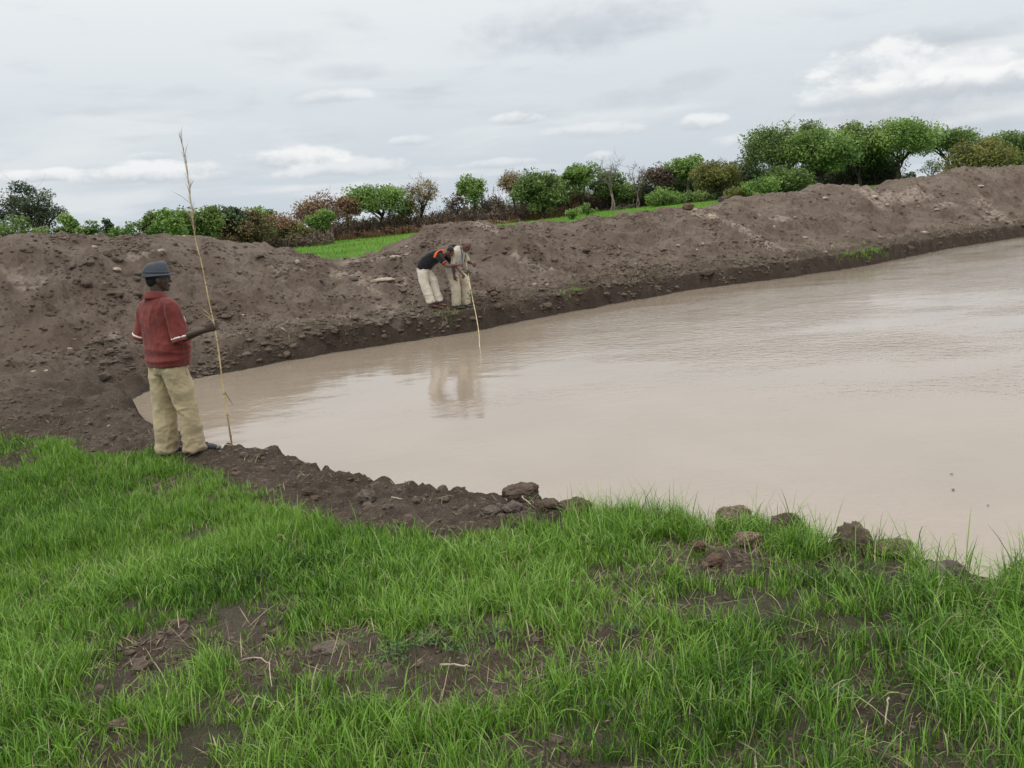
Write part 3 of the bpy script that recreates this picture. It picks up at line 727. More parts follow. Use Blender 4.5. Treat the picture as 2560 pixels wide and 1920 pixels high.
def leaves(cent, size, rg, flat=0.35):
    """one four-sided leaf per centre, tilted at random, biased to lie level"""
    n = len(cent); N = rg.normal(0, 1, (n, 3)); N[:, 2] = np.abs(N[:, 2]) + flat; N /= np.linalg.norm(N, axis=1)[:, None]
    A = np.cross(N, rg.normal(0, 1, (n, 3))); A /= np.linalg.norm(A, axis=1)[:, None]; B = np.cross(N, A)
    s = (size * rg.uniform(0.6, 1.35, n))[:, None]
    V = np.stack([cent + A * s, cent + B * s * .55 + N * s * .12, cent - A * s * .9, cent - B * s * .55 + N * s * .12], 1).reshape(-1, 3)
    Q = np.arange(n * 4).reshape(-1, 4); return V, Q
def grow(name, kind, base, h, w, cb=0.3, nl=2600, leaf=0.17, clump=None, seed=1, bark=None, gap=0.0, lean=0.0, stems=1, bias=0.5, flat=1.0, trunk_r=None, depth=0.8, bare=0.0, rcs=1.0):
    """a tree: tapered trunk, limbs and twigs in one mesh, its crown of leaves in another; base in world, h and w in metres"""
    rg = np.random.default_rng(seed); root = empty(name, base)
    hw = w / 2; cz0 = h * cb; cc = np.array([lean * h, 0, (h + cz0) / 2]); ax = np.array([hw, hw * depth, (h - cz0) / 2])
    nc = clump or int(np.clip(16 + w * h * 0.9, 16, 60))
    K = []; tries = 0
    while len(K) < nc and tries < 4000:
        tries += 1
        q = rg.normal(0, 1, 3); q /= np.linalg.norm(q); q *= rg.random() ** 0.33
        if q[2] < -0.35 and rg.random() < 0.6 * bias * 2: continue
        r = np.linalg.norm(q); q = q / r * (r * (0.80 + 0.22 * rg.random()))
        wob = 1 + 0.22 * math.sin(3 * math.atan2(q[1], q[0]) + seed) * (1 - abs(q[2])) 
        p = cc + q * ax * np.array([wob, wob, 1]) * 0.93
        if gap and len(K) and min(np.linalg.norm((p - k) / ax) for k in K) < gap: continue
        K.append(p)
    K = np.array(K)
    tb = MB(); R0 = trunk_r or (0.022 * h + 0.03)
    fork = [np.array([rg.normal(0, .03 * w) + lean * h * 0.4, rg.normal(0, .03 * w), max(cz0 * rg.uniform(.7, 1.0), 0.12 * h)]) for _ in range(stems)]
    for i, f in enumerate(fork):
        b0 = np.array([rg.normal(0, .05 * w) if stems > 1 else 0, 0, -0.3]); mid = (b0 + f) / 2 + np.array([rg.normal(0, .03) * h, rg.normal(0, .03) * h, 0])
        tb.tube([b0, b0 * .6 + mid * .4, mid, f], np.array([1.25, 1.0, 0.9, 0.78]) * R0 / (stems ** .4), 6)
    # limbs: main ones to far clumps, the rest branch from the nearest limb
    order = np.argsort(-np.linalg.norm((K - cc) / ax, axis=1)); mains = []
    for q, i in enumerate(order):
        tip = K[i]
        if q < max(4, nc // 5): st = fork[q % stems]; r0 = R0 * .62
        else:
            cand = [(np.linalg.norm(tip - m_[j]) + 0.4 * max(0, m_[j][2] - tip[2]), m_[j], rr * (1 - .6 * j / 4)) for m_, rr in mains for j in (1, 2, 3)]
            _, st, r0 = min(cand, key=lambda c: c[0]); r0 *= .62
        L_ = np.linalg.norm(tip - st); d = tip - st
        P = [st + d * k + np.array([0, 0, 0.12 * L_ * math.sin(k * math.pi)]) + rg.normal(0, .045 * L_, 3) * (0 < k < 1) for k in (0, .3, .6, .85, 1)]
        tb.tube(P, np.array([1, .75, .5, .3, .14]) * max(r0, .018), 4, caps=False); mains.append((P, r0))
        for _ in range(3 if not bare else 7):
            k = rg.integers(1, 5); e = P[k] + rg.normal(0, 1, 3) * np.array([.13, .13, .12]) * w * (0.7 if not bare else 0.75) + np.array([0, 0, .04 * h])
            mm = (P[k] + e) / 2 + rg.normal(0, .02 * w, 3)
            tb.tube([P[k], mm, e], np.array([.32, .2, .1]) * max(r0, .04) * (1 if not bare else 1.2), 3, caps=False)
            if bare:
                for _ in range(2):
                    e2 = e + rg.normal(0, 1, 3) * .06 * w + np.array([0, 0, .03 * h]); tb.tube([mm if rg.random() < .5 else (mm + e) / 2, e2], np.array([.13, .05]) * max(r0, .05), 3, caps=False)
    link('trunk', tb.me('trunk', bark or MAT_BARK), root)
    if nl:
        rc = (0.165 * w * (34 / nc) ** .33 + 0.05) * rcs; m_ = rg.integers(0, nc, nl); wt = np.clip(rg.normal(1, .35, nc), .3, 2)
        m_ = rg.choice(nc, nl, p=wt / wt.sum())
        q = rg.normal(0, 1, (nl, 3)); q /= np.linalg.norm(q, axis=1)[:, None]; rad = rg.random(nl) ** 0.40
        crad = rc * rg.uniform(.7, 1.35, nc)
        P = K[m_] + q * rad[:, None] * crad[m_][:, None] * np.array([1.05, 1.05, .78 * flat])
        P += 0.10 * rc * np.stack([perlin3(P, 2.2, 5), perlin3(P, 2.2, 6), perlin3(P, 2.2, 7)], 1) * 2
        V, Q = leaves(P, leaf, rg)
        ct = rg.normal(0, .13, nc)
        tint = np.clip(0.5 + 1.5 * ct[m_] + rg.normal(0, .20, nl), 0, 1)
        link('crown', mesh('crown', V, Q, LEAF[kind], False, attrs={'tint': np.repeat(tint, 4)}), root)
    return root
# photo x of the crown's middle, photo y of its top, crown width in pixels, distance, kind, label, group, options
TREES = [
 (52, 466, 185, 112, 'dark', 'acacia_tree', 'big dark spreading tree alone above the bushes at far left', None, dict(cb=.30, nl=6500, gap=.28, clump=40, leaf=.15, seed=3, bias=.35, trunk_r=.32, depth=.6, rcs=.56)),
 (20, 560, 125, 58, 'green', 'bush', 'green bush at the left edge below the big dark tree', 'L', dict(cb=.0, nl=2600, leaf=.13, seed=5, bias=.1, stems=3)),
 (120, 561, 80, 60, 'green', 'bush', 'low green bush just right of the big dark tree', 'L', dict(cb=.0, nl=2000, leaf=.13, seed=6, bias=.1, stems=3)),
 (178, 553, 72, 61, 'bright', 'bush', 'rounded bright bush, tallest of the low bushes at left', 'L', dict(cb=.0, nl=2000, leaf=.13, seed=7, bias=.1, stems=3)),
 (222, 560, 66, 60, 'green', 'bush', 'green bush in the middle of the low row behind the heap', 'L', dict(cb=.0, nl=1800, leaf=.13, seed=8, bias=.1, stems=3)),
 (262, 555, 50, 64, 'dark', 'bush', 'dark topped bush at the right end of the low row', 'L', dict(cb=.0, nl=1700, leaf=.13, seed=9, bias=.1, stems=2)),
 (312, 560, 72, 62, 'bright', 'bush', 'dome shaped green bush standing apart between the low row and the slim tree', 'L', dict(cb=.0, nl=2000, leaf=.13, seed=10, bias=.1, stems=3)),
 (375, 526, 62, 66, 'green', 'small_tree', 'slim gappy small tree left of the dense round bush', 'M', dict(cb=.25, nl=1200, gap=.3, clump=18, leaf=.14, seed=11)),
 (416, 537, 78, 60, 'bright', 'bush', 'dense round green bush left of the tall grass cane', 'L', dict(cb=.0, nl=2800, leaf=.13, seed=12, bias=.1, stems=3)),
 (468, 517, 84, 74, 'green', 'small_tree', 'airy green tree directly behind the tall cane, its left side', 'M', dict(cb=.3, nl=2200, leaf=.15, seed=13, gap=.2, stems=2)),
 (515, 518, 78, 75, 'green', 'small_tree', 'airy green tree just right of the tall cane with forked stems', 'M', dict(cb=.35, nl=2200, leaf=.15, seed=14, gap=.2, stems=3)),
 (562, 518, 80, 78, 'dark', 'small_tree', 'darker green tree before the crowns turn brown', 'M', dict(cb=.3, nl=2400, leaf=.15, seed=15, stems=2)),
 (608, 524, 66, 80, 'mixed', 'small_tree', 'green and brown tree left of the bright topped one', 'M', dict(cb=.3, nl=1800, leaf=.15, seed=16, stems=2, gap=.2)),
 (648, 513, 62, 86, 'bright', 'small_tree', 'tree with a bright green top rising over brown twiggy trees', 'M', dict(cb=.45, nl=1600, leaf=.15, seed=17, clump=14)),
 (640, 548, 110, 80, 'mixed', 'small_tree', 'low brown leaved tree with many leaning stems below the bright top', 'M', dict(cb=.3, nl=1700, leaf=.14, seed=18, stems=4, gap=.22)),
 (590, 556, 90, 78, 'rust', 'small_tree', 'low rusty thin tree under the green and brown one', 'M', dict(cb=.3, nl=1000, leaf=.13, seed=181, stems=3, gap=.25)),
 (700, 532, 96, 84, 'rust', 'small_tree', 'rusty thin leaved tree between the bright top and the tall rust tree', 'M', dict(cb=.3, nl=1300, leaf=.13, seed=19, gap=.2, stems=3)),
 (790, 494, 130, 98, 'rust', 'tree', 'broad rust brown tree behind the small round green tree', 'T', dict(cb=.3, nl=2600, leaf=.15, seed=20, gap=.17, stems=2)),
 (730, 560, 80, 84, 'olive', 'bush', 'olive bush left of the small round green tree', 'L', dict(cb=.02, nl=1500, leaf=.14, seed=201, stems=3)),
 (802, 523, 62, 88, 'bright', 'small_tree', 'small round bright green tree standing at the meadow edge', 'M', dict(cb=.34, nl=2100, leaf=.14, seed=21, clump=22)),
 (862, 489, 60, 98, 'rust', 'tree', 'narrow rust brown tree left of the wide umbrella shaped tree', 'T', dict(cb=.35, nl=1100, leaf=.15, seed=22, gap=.22, stems=2)),
 (942, 464, 140, 100, 'bright', 'tree', 'wide umbrella shaped bright green tree above brown scrub', 'T', dict(cb=.42, nl=4200, leaf=.17, seed=23, stems=3, clump=42, bias=.6)),
 (1008, 505, 70, 102, 'olive', 'small_tree', 'brownish olive small tree tucked right of the umbrella shaped tree', 'M', dict(cb=.3, nl=1000, leaf=.14, seed=231, gap=.2)),
 (1046, 447, 92, 103, 'tan', 'tree', 'thin pale half bare tree with a see-through rounded crown', 'T', dict(cb=.32, nl=900, leaf=.14, seed=24, gap=.16, stems=1, bare=.6, lean=.0)),
 (1182, 442, 72, 104, 'bright', 'tree', 'slender green tree with a small round crown on a leaning bare trunk', 'T', dict(cb=.48, nl=2200, leaf=.17, seed=25, clump=20, lean=-.07)),
 (1138, 485, 50, 104, 'plum', 'small_tree', 'dark thin small tree left of the slender leaning tree', 'M', dict(cb=.4, nl=500, leaf=.14, seed=251, gap=.25)),
 (1278, 428, 74, 106, 'tan', 'tree', 'tan leaved thin tree leaning out left of the big round green tree', 'T', dict(cb=.4, nl=1100, leaf=.14, seed=26, gap=.15, bare=.4)),
 (1345, 428, 130, 100, 'green', 'tree', 'big full round green tree in the middle of the tree line', 'T', dict(cb=.10, nl=6000, leaf=.17, seed=27, stems=2, clump=60, bias=.2)),
 (1392, 440, 72, 103, 'green', 'tree', 'green tree pressed against the right side of the big round one', 'T', dict(cb=.2, nl=2400, leaf=.16, seed=28, stems=2)),
 (1450, 411, 74, 104, 'bright', 'tree', 'tall bright green tree left of the dead bare tree', 'T', dict(cb=.35, nl=3200, leaf=.17, seed=29, clump=28, stems=2)),
 (1432, 470, 60, 107, 'rust', 'small_tree', 'rusty low tree under the tall bright green one', 'M', dict(cb=.2, nl=900, leaf=.14, seed=291, gap=.15)),
 (1525, 384, 78, 100, None, 'dead_tree', 'tall dead bare tree with forked grey branches against the sky', None, dict(cb=.35, nl=0, seed=31, clump=15, bark=MAT_PALEBARK, bare=1, stems=2, trunk_r=.17, gap=.2)),
 (1512, 424, 84, 106, 'green', 'tree', 'green tree right behind the dead bare tree', 'T', dict(cb=.2, nl=2600, leaf=.16, seed=32)),
 (1590, 405, 52, 103, None, 'dead_tree', 'slim leafless tree with fine upright twigs right of the dead tree', None, dict(cb=.3, nl=0, seed=34, clump=16, bark=MAT_PALEBARK, bare=1, stems=2, trunk_r=.11)),
 (1560, 460, 70, 105, 'green', 'small_tree', 'mid green low tree between the two leafless trees', 'M', dict(cb=.1, nl=2000, leaf=.15, seed=33, stems=2)),
 (1640, 415, 92, 104, 'plum', 'tree', 'dark purplish brown crowned tree before the bright flat topped tree', 'T', dict(cb=.35, nl=2000, leaf=.14, seed=35, gap=.12, stems=3)),
 (1712, 390, 82, 104, 'bright', 'tree', 'bright green flat topped tree with a pale leaning stem', 'T', dict(cb=.4, nl=3000, leaf=.17, seed=36, clump=26, bark=MAT_PALEBARK, lean=.03)),
 (1790, 402, 120, 98, 'olive', 'tree', 'dull olive feathery tree standing forward of the grove', 'T', dict(cb=.22, nl=5200, leaf=.13, seed=37, clump=52, stems=1, gap=.08)),
 (1690, 440, 90, 108, 'green', 'tree', 'green tree filling the row behind the bright flat topped tree', 'T', dict(cb=.1, nl=2400, leaf=.16, seed=371)),
 (1855, 396, 100, 108, 'dark', 'tree', 'dark spiky topped tree where the grove begins', 'T', dict(cb=.12, nl=3200, leaf=.15, seed=38, gap=.1)),
 (1945, 318, 165, 100, 'green', 'grove_tree', 'leftmost grove tree, its rounded crown reaching out over the low trees', 'G', dict(cb=.28, nl=6500, leaf=.17, seed=39, clump=58, stems=2)),
 (2030, 304, 82, 112, 'green', 'grove_tree', 'grove tree whose small dome tops the others from behind', 'G', dict(cb=.4, nl=2800, leaf=.17, seed=40)),
 (2050, 325, 150, 98, 'bright', 'grove_tree', 'lighter green grove tree in front of the small dome', 'G', dict(cb=.25, nl=6000, leaf=.17, seed=41, clump=56, stems=2)),
 (1975, 420, 120, 95, 'green', 'small_tree', 'low leafy tree at the foot of the leftmost grove tree', 'M', dict(cb=.02, nl=3000, leaf=.15, seed=411, stems=3)),
 (2145, 308, 125, 104, 'green', 'grove_tree', 'dark centred grove tree between the two widest crowns', 'G', dict(cb=.30, nl=5000, leaf=.17, seed=42, clump=50, stems=2)),
 (2250, 306, 165, 102, 'bright', 'grove_tree', 'widest grove tree with a broad layered crown on bent stems', 'G', dict(cb=.42, nl=6500, leaf=.17, seed=43, clump=60, stems=4)),
 (2190, 380, 110, 106, 'dark', 'grove_tree', 'shaded lower tree inside the middle of the grove', 'G', dict(cb=.25, nl=2600, leaf=.16, seed=431, stems=3)),
 (2370, 328, 112, 106, 'green', 'grove_tree', 'grove tree with sky showing between its slim stems', 'G', dict(cb=.52, nl=3600, leaf=.16, seed=44, clump=38, stems=4)),
 (2448, 350, 150, 88, 'olive', 'tree', 'rounded yellowish green tree behind the heap right of the grove', 'T', dict(cb=.03, nl=5600, leaf=.14, seed=45, clump=56, stems=3, bias=.1)),
 (2548, 330, 130, 104, 'green', 'grove_tree', 'green tree at the right edge of the photo', 'G', dict(cb=.22, nl=4600, leaf=.16, seed=46, clump=44, stems=3)),
 (2470, 335, 60, 112, 'green', 'grove_tree', 'small green crown peeping over the yellowish green tree', 'G', dict(cb=.3, nl=1400, leaf=.16, seed=461)),
 (2680, 345, 150, 104, 'green', 'grove_tree', 'green tree just beyond the right edge', 'G', dict(cb=.25, nl=2600, leaf=.2, seed=47, stems=3)),
 (1432, 526, 36, 84, 'bright', 'bush', 'small bright bush on the meadow left of its twin', 'L', dict(cb=0, nl=500, leaf=.11, seed=50, stems=3, clump=14, bias=.1)),
 (1468, 515, 36, 92, 'bright', 'bush', 'small bright bush below the tall bright green tree', 'L', dict(cb=0, nl=500, leaf=.11, seed=51, stems=3, clump=14, bias=.1)),
 (1655, 480, 80, 96, 'bright', 'bush', 'broad leafy bush at the meadow edge left of the pale leaning stem', 'L', dict(cb=0, nl=1500, leaf=.13, seed=52, stems=3, bias=.1)),
 (1740, 487, 80, 97, 'green', 'bush', 'leafy bush at the foot of the bright flat topped tree', 'L', dict(cb=0, nl=1500, leaf=.13, seed=53, stems=3, bias=.1)),
 (1850, 478, 76, 94, 'olive', 'bush', 'leafy bush beside the dark stump behind the heap', 'L', dict(cb=0, nl=1500, leaf=.13, seed=54, stems=3, bias=.1)),
 (1900, 450, 84, 92, 'bright', 'bush', 'tall leafy bush behind the heap left of the grove stems', 'L', dict(cb=0, nl=1900, leaf=.14, seed=55, stems=3, bias=.1)),
 (2330, 405, 50, 110, 'green', 'bush', 'thin bush seen between the slim grove stems', 'L', dict(cb=.1, nl=300, leaf=.13, seed=56, stems=3, gap=.2)),
]
GROUPS = {'L': 'bushes along the tree line', 'M': 'small trees along the tree line', 'T': 'trees of the tree line', 'G': 'trees of the grove on the right'}
CATS = {'bush': 'bush', 'dead_tree': 'dead tree', 'acacia_tree': 'tree', 'small_tree': 'tree', 'tree': 'tree', 'grove_tree': 'tree'}
for (px, py, wpx, D, kind, nm, label, grp, opt) in TREES:
    top = at(px, py, D); bz = plain_z(top[0], D)
    o = grow(nm, kind, (top[0], D, bz), (top[2] - bz) * (1.14 if nm == 'bush' else 1.03), wpx / 2145 * D * (1.24 if grp == 'G' else 1.16), **{**opt, 'nl': int(opt['nl'] * (2.1 if grp == 'G' else 1.8)), 'leaf': opt.get('leaf', .15) * 0.92})
    tag(o, label, CATS[nm], GROUPS.get(grp))

# brown scrub, green undergrowth and tall dry grass: masses nobody could count
def thicket(name, label, cat, kind, rows, seed, leaf=.12, twigs=True):
    rg = np.random.default_rng(seed); P = []; tb = MB(); nt_ = 0
    for (x0, x1, ytop, ybot_w, D0, D1, n) in rows:
        px = rg.uniform(x0, x1, n); D = rg.uniform(D0, D1, n); q = np.interp(px, np.linspace(x0, x1, len(ytop)), ytop)
        hn = 0.65 + 0.38 * fbm(px / 24.0, D * 0.4, 1.0, 3, seed)
        for i in range(n):
            t_p = at(px[i], q[i], D[i]); z0 = plain_z(t_p[0], D[i]); hh = max(.2, (t_p[2] - z0) * hn[i])
            P.append((t_p[0], D[i], z0 + hh * rg.random() ** .6))
            if twigs and i % 14 == 0:
                b = np.array([t_p[0], D[i], z0 - .1]); e = b + np.array([rg.normal(0, .22), rg.normal(0, .22), 1]) * hh * rg.uniform(.8, 1.25)
                tb.tube([b, (b + e) / 2 + rg.normal(0, .06 * hh, 3), e], [.035, .022, .009], 3, caps=False)
    P = np.array(P); V, Q = leaves(P, leaf, rg, .1); n = len(P)
    tint = np.clip(.5 + .3 * perlin3(P, .5, seed) + rg.normal(0, .15, n), 0, 1)
    F = [Q]; mi = [np.zeros(len(Q), int)]; tv = np.repeat(tint, 4)
    if tb.V:
        Vt = np.concatenate(tb.V); Qt = np.concatenate(tb.Q) + len(V); V = np.concatenate([V, Vt]); F = [np.concatenate([Q, Qt])]; mi = [np.zeros(len(Q), int), np.ones(len(Qt), int)]; tv = np.concatenate([tv, np.full(len(Vt), .5)])
    o = link(name, mesh(name, V, F, [LEAF[kind], MAT_BARK], False, mi=np.concatenate(mi), attrs={'tint': tv})); tag(o, label, cat, kind='stuff')
thicket('brown_scrub', 'dark brown twiggy scrub under the trees of the tree line', 'scrub', 'plum',
        [(560, 830, [585, 575, 570, 560], 0, 80, 98, 7000), (800, 1320, [545, 540, 525, 525, 500, 510, 500], 0, 100, 109, 17000), (1200, 1260, [478, 470, 490], 0, 103, 107, 1800), (1380, 1650, [490, 465, 455, 455], 0, 106, 110, 9000)], 61, .13)
thicket('rust_scrub', 'rust coloured scrub at the edge of the meadow', 'scrub', 'rust',
        [(640, 1300, [585, 580, 565, 560, 550, 545], 0, 98, 103, 7000), (1300, 1450, [520, 505, 500], 0, 104, 107, 1600)], 62, .12)
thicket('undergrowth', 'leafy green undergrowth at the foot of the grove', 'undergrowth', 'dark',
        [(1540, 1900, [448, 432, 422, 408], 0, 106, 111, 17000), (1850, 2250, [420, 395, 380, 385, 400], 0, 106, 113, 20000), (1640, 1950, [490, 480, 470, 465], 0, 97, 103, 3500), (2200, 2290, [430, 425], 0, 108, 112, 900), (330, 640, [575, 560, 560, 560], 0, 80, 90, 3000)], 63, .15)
thicket('far_bushes', 'hazy green bushes filling the back of the tree line', 'bushes', 'green', [(1150, 1560, [505, 480, 478, 462], 0, 112, 118, 9000), (1440, 1900, [450, 440, 425, 415], 0, 114, 120, 8000), (860, 1180, [535, 530, 520, 505], 0, 110, 116, 2500)], 67, .15)
def dry_grass():
    rg = np.random.default_rng(64); n = 17000; px = rg.uniform(600, 1440, n)
    D = np.interp(px, [600, 800, 1440], [88, 97, 101]) + rg.uniform(-1.2, 5, n) + 1.2 * fbm(px / 60, px * 0, 1, 2, 65); x = (px - 1280) / 2145 * D
    z = np.array([0.0] * n); z = field_z(x, D) + .1 * fbm(x, D, .08, 3, 2)
    hn = np.clip(0.55 + .8 * fbm(px / 40.0, px * 0, 1.0, 3, 66), .15, 1.5)
    V, T, Q, tn = blades(np.stack([x, D, z], 1), rg.uniform(.5, 1.25, n) * hn, rg.uniform(0, 6.28, n), rg.uniform(0, .25, n), rg.uniform(0, .6, n), rg.uniform(.03, .07, n), rg.random(n), 2, rg)
    mt = leaf_material('dry_grass', [(0.085, 0.050, 0.025), (0.16, 0.095, 0.045), (0.26, 0.175, 0.09)], .8, .2)
    tag(link('dry_grass', mesh('dry_grass', V, [T, Q], mt, True, attrs={'tint': tn})), 'tall dry orange grass along the far side of the meadow', 'grass', kind='stuff')
dry_grass()
# ------------------------------------------------------------------ people
def remeshed(mb, voxel, smooth=3, fac=0.6):
    """pieces grown together into one skin: voxel remesh, then smoothed"""
    me = mb.me('tmp', None); ob = bpy.data.objects.new('tmp', me); C.objects.link(ob)
    r = ob.modifiers.new('r', 'REMESH'); r.mode = 'VOXEL'; r.voxel_size = voxel; r.adaptivity = 0
    if smooth: s = ob.modifiers.new('s', 'SMOOTH'); s.iterations = smooth; s.factor = fac
    dg = bpy.context.evaluated_depsgraph_get(); ev = ob.evaluated_get(dg); em = ev.to_mesh()
    nv = len(em.vertices); V = np.empty(nv * 3, np.float32); em.vertices.foreach_get('co', V)
    N = np.empty(nv * 3, np.float32); em.vertices.foreach_get('normal', N)
    nl = len(em.loops); Lp = np.empty(nl, np.int32); em.loops.foreach_get('vertex_index', Lp)
    nt = np.empty(len(em.polygons), np.int32); em.polygons.foreach_get('loop_total', nt); st = np.empty(len(em.polygons), np.int32); em.polygons.foreach_get('loop_start', st)
    T = [Lp[a:a + 3] for a in st[nt == 3]]; Q = Lp[st[nt == 4][:, None] + np.arange(4)[None]] if (nt == 4).any() else np.zeros((0, 4), int)
    ev.to_mesh_clear(); bpy.data.objects.remove(ob); bpy.data.meshes.remove(me)
    return V.reshape(-1, 3).astype(float), N.reshape(-1, 3).astype(float), (np.array(T) if T else np.zeros((0, 3), int)), Q
def loft(mb, P, a, b, X=(1, 0, 0), seg=20, sq=2.3):
    """closed skin round a path; a half width along X, b half width across it"""
    P = np.asarray(P, float); n = len(P); a = np.broadcast_to(a, (n,)); b = np.broadcast_to(b, (n,)); X = np.asarray(X, float)
    T = np.gradient(P, axis=0); T /= np.linalg.norm(T, axis=1)[:, None] + 1e-9; th = np.arange(seg) * 2 * np.pi / seg
    c, s = np.cos(th), np.sin(th); c = np.sign(c) * np.abs(c) ** (2 / sq); s = np.sign(s) * np.abs(s) ** (2 / sq); V = []
    for k in range(n):
        x = X - T[k] * (X @ T[k]); x /= np.linalg.norm(x); y = np.cross(T[k], x); V.append(P[k] + a[k] * c[:, None] * x + b[k] * s[:, None] * y)
    V = np.concatenate(V + [P[:1], P[-1:]]); c0 = n * seg
    k, j = np.meshgrid(np.arange(n - 1), np.arange(seg), indexing='ij'); k = k.ravel(); j = j.ravel()
    Q = np.stack([k * seg + j, k * seg + (j + 1) % seg, (k + 1) * seg + (j + 1) % seg, (k + 1) * seg + j], 1)
    T_ = [(c0, (j + 1) % seg, j) for j in range(seg)] + [(c0 + 1, (n - 1) * seg + j, (n - 1) * seg + (j + 1) % seg) for j in range(seg)]
    mb.add(V, T_, Q)
def ball(mb, c, r, rot=None, sub=2):
    v, f = ICO[sub]; v = v * np.asarray(r)
    if rot is not None: v = v @ np.asarray(rot).T
    mb.add(v + np.asarray(c), f)
def unit(v): v = np.asarray(v, float); return v / np.linalg.norm(v)
def spline(P, n):
    P = np.asarray(P, float); m_ = len(P); t = np.linspace(0, m_ - 1, n); out = []
    for q in t:
        i = min(int(q), m_ - 2); f = q - i; p0 = P[max(i - 1, 0)]; p1 = P[i]; p2 = P[i + 1]; p3 = P[min(i + 2, m_ - 1)]
        out.append(0.5 * (2 * p1 + (p2 - p0) * f + (2 * p0 - 5 * p1 + 4 * p2 - p3) * f * f + (3 * p1 - p0 - 3 * p2 + p3) * f ** 3))
    return np.array(out)
def limb(mb, P, R_, seg=14, n=14):
    P2 = spline(P, n); Rr = np.interp(np.linspace(0, len(P) - 1, n), np.arange(len(P)), R_); mb.tube(P2, Rr, seg); ball(mb, P2[0], Rr[0]); ball(mb, P2[-1], Rr[-1])
def rotx(a): c, s = math.cos(a), math.sin(a); return np.array([[1, 0, 0], [0, c, -s], [0, s, c]])
def rotz(a): c, s = math.cos(a), math.sin(a); return np.array([[c, -s, 0], [s, c, 0], [0, 0, 1]])
def hand(fing, palm, W, d, n, side=1, curls=(.7, .9, .6), thumb=.5, sc=1.0):
    """palm from the wrist W along d, fingers curling towards n; goes into two collectors"""
    d = unit(d); n = unit(n - d * (np.asarray(n) @ d)); s = np.cross(d, n) * side; W = np.asarray(W, float)
    Kc = W + d * .088 * sc
    loft(palm, [W - d * .03, W + d * .02 * sc, W + d * .055 * sc, Kc], np.array([.026, .033, .041, .040]) * sc, np.array([.020, .018, .016, .013]) * sc, X=s, seg=12)
    lens = [(.045, .027, .020), (.050, .030, .022), (.046, .028, .021), (.036, .022, .018)]
    for i, L3 in enumerate(lens):
        p = Kc + s * (.030 - .0205 * i) * sc - d * .012 * sc; a = 0.10; pts = [p - d * .02 * sc, p]
        for L_, cu in zip(L3, curls):
            a += cu + 0.06 * i; dd = d * math.cos(a) + n * math.sin(a); p = p + dd * L_ * sc; pts.append(p)
        fing.tube(spline(pts, 9), np.interp(np.linspace(0, 1, 9), [0, 1], [.0098, .0072]) * sc, 8); ball(fing, pts[-1], .0073 * sc, sub=1)
    p = W + d * .028 * sc + s * .026 * sc; dd = unit(d * .55 + s * .6 + n * .5); pts = [p - dd * .015, p + dd * .02 * sc]
    for L_, k in ((.032, .3), (.026, .9)):
        dd = unit(dd + n * k * thumb + d * .3 - s * thumb * k); pts.append(pts[-1] + dd * L_ * sc)
    fing.tube(spline(pts, 8), np.interp(np.linspace(0, 1, 8), [0, 1], [.0135, .0085]) * sc, 8); ball(fing, pts[-1], .0086 * sc, sub=1)
def head(mb, c, Rm, sc=1.0, neck=None):
    c = np.asarray(c, float)
    def e(p, r, sub=3): ball(mb, c + Rm @ (np.array(p) * sc), np.array(r) * sc, Rm, sub)
    e((0, -.012, .032), (.076, .096, .088)); e((0, .018, -.022), (.064, .072, .082)); e((0, .042, -.068), (.046, .045, .038)); e((0, .070, -.092), (.023, .020, .018))
    e((0, .075, .030), (.050, .018, .012)); e((.040, .062, -.020), (.020, .020, .020)); e((-.040, .062, -.020), (.020, .020, .020))
    e((0, .094, .004), (.009, .012, .022), 2); e((0, .104, -.020), (.016, .016, .011), 2); e((0, .089, -.052), (.026, .013, .008), 2); e((0, .087, -.064), (.024, .012, .008), 2)
    for s in (-1, 1): e((s * .079, -.004, -.008), (.009, .020, .032), 2)
    if neck is not None:
        P = [c + Rm @ (np.array((0, -.02, -.03)) * sc), (c + Rm @ (np.array((0, -.018, -.085)) * sc) + neck) / 2, np.asarray(neck)]; mb.tube(P, [.058 * sc, .056 * sc, .064 * sc], 16)
def fold(V, N, amp, scale, seed, sharp=True, stretch=(1, 1, 1), where=None):
    p = V * np.array(stretch); w = np.stack([perlin3(p, scale * .6, seed + 3), perlin3(p, scale * .6, seed + 4), perlin3(p, scale * .6, seed + 5)], 1) * .35 / scale
    f = perlin3(p + w, scale, seed)
    if sharp: f = 1 - 2 * np.abs(f) ** .8
    a = amp if where is None else amp * where
    return V + N * (f * a)[:, None]
def recalc_normals(V, T, Q):
    N = np.zeros_like(V); tris = [T] if len(T) else []
    if len(Q): tris += [Q[:, [0, 1, 2]], Q[:, [0, 2, 3]]]
    for t in tris:
        fn = np.cross(V[t[:, 1]] - V[t[:, 0]], V[t[:, 2]] - V[t[:, 0]])
        for i in range(3): np.add.at(N, t[:, i], fn)
    return N / (np.linalg.norm(N, axis=1)[:, None] + 1e-12)
def body_mesh(core, hd, palm, fing, mat, vox=0.011):
    A = [remeshed(core, vox, 4), remeshed(hd, .0055, 2, .5), remeshed(palm, .006, 2, .5)]
    V, T, Q = [], [], []; o = 0
    for v, n, t, q in A: V.append(v); T.append(t + o); Q.append(q + o); o += len(v)
    fv = np.concatenate(fing.V); V.append(fv); T.append(np.concatenate(fing.T) + o); Q.append(np.concatenate(fing.Q) + o)
    return mesh('person', np.concatenate(V), [np.concatenate(T), np.concatenate(Q)], mat)
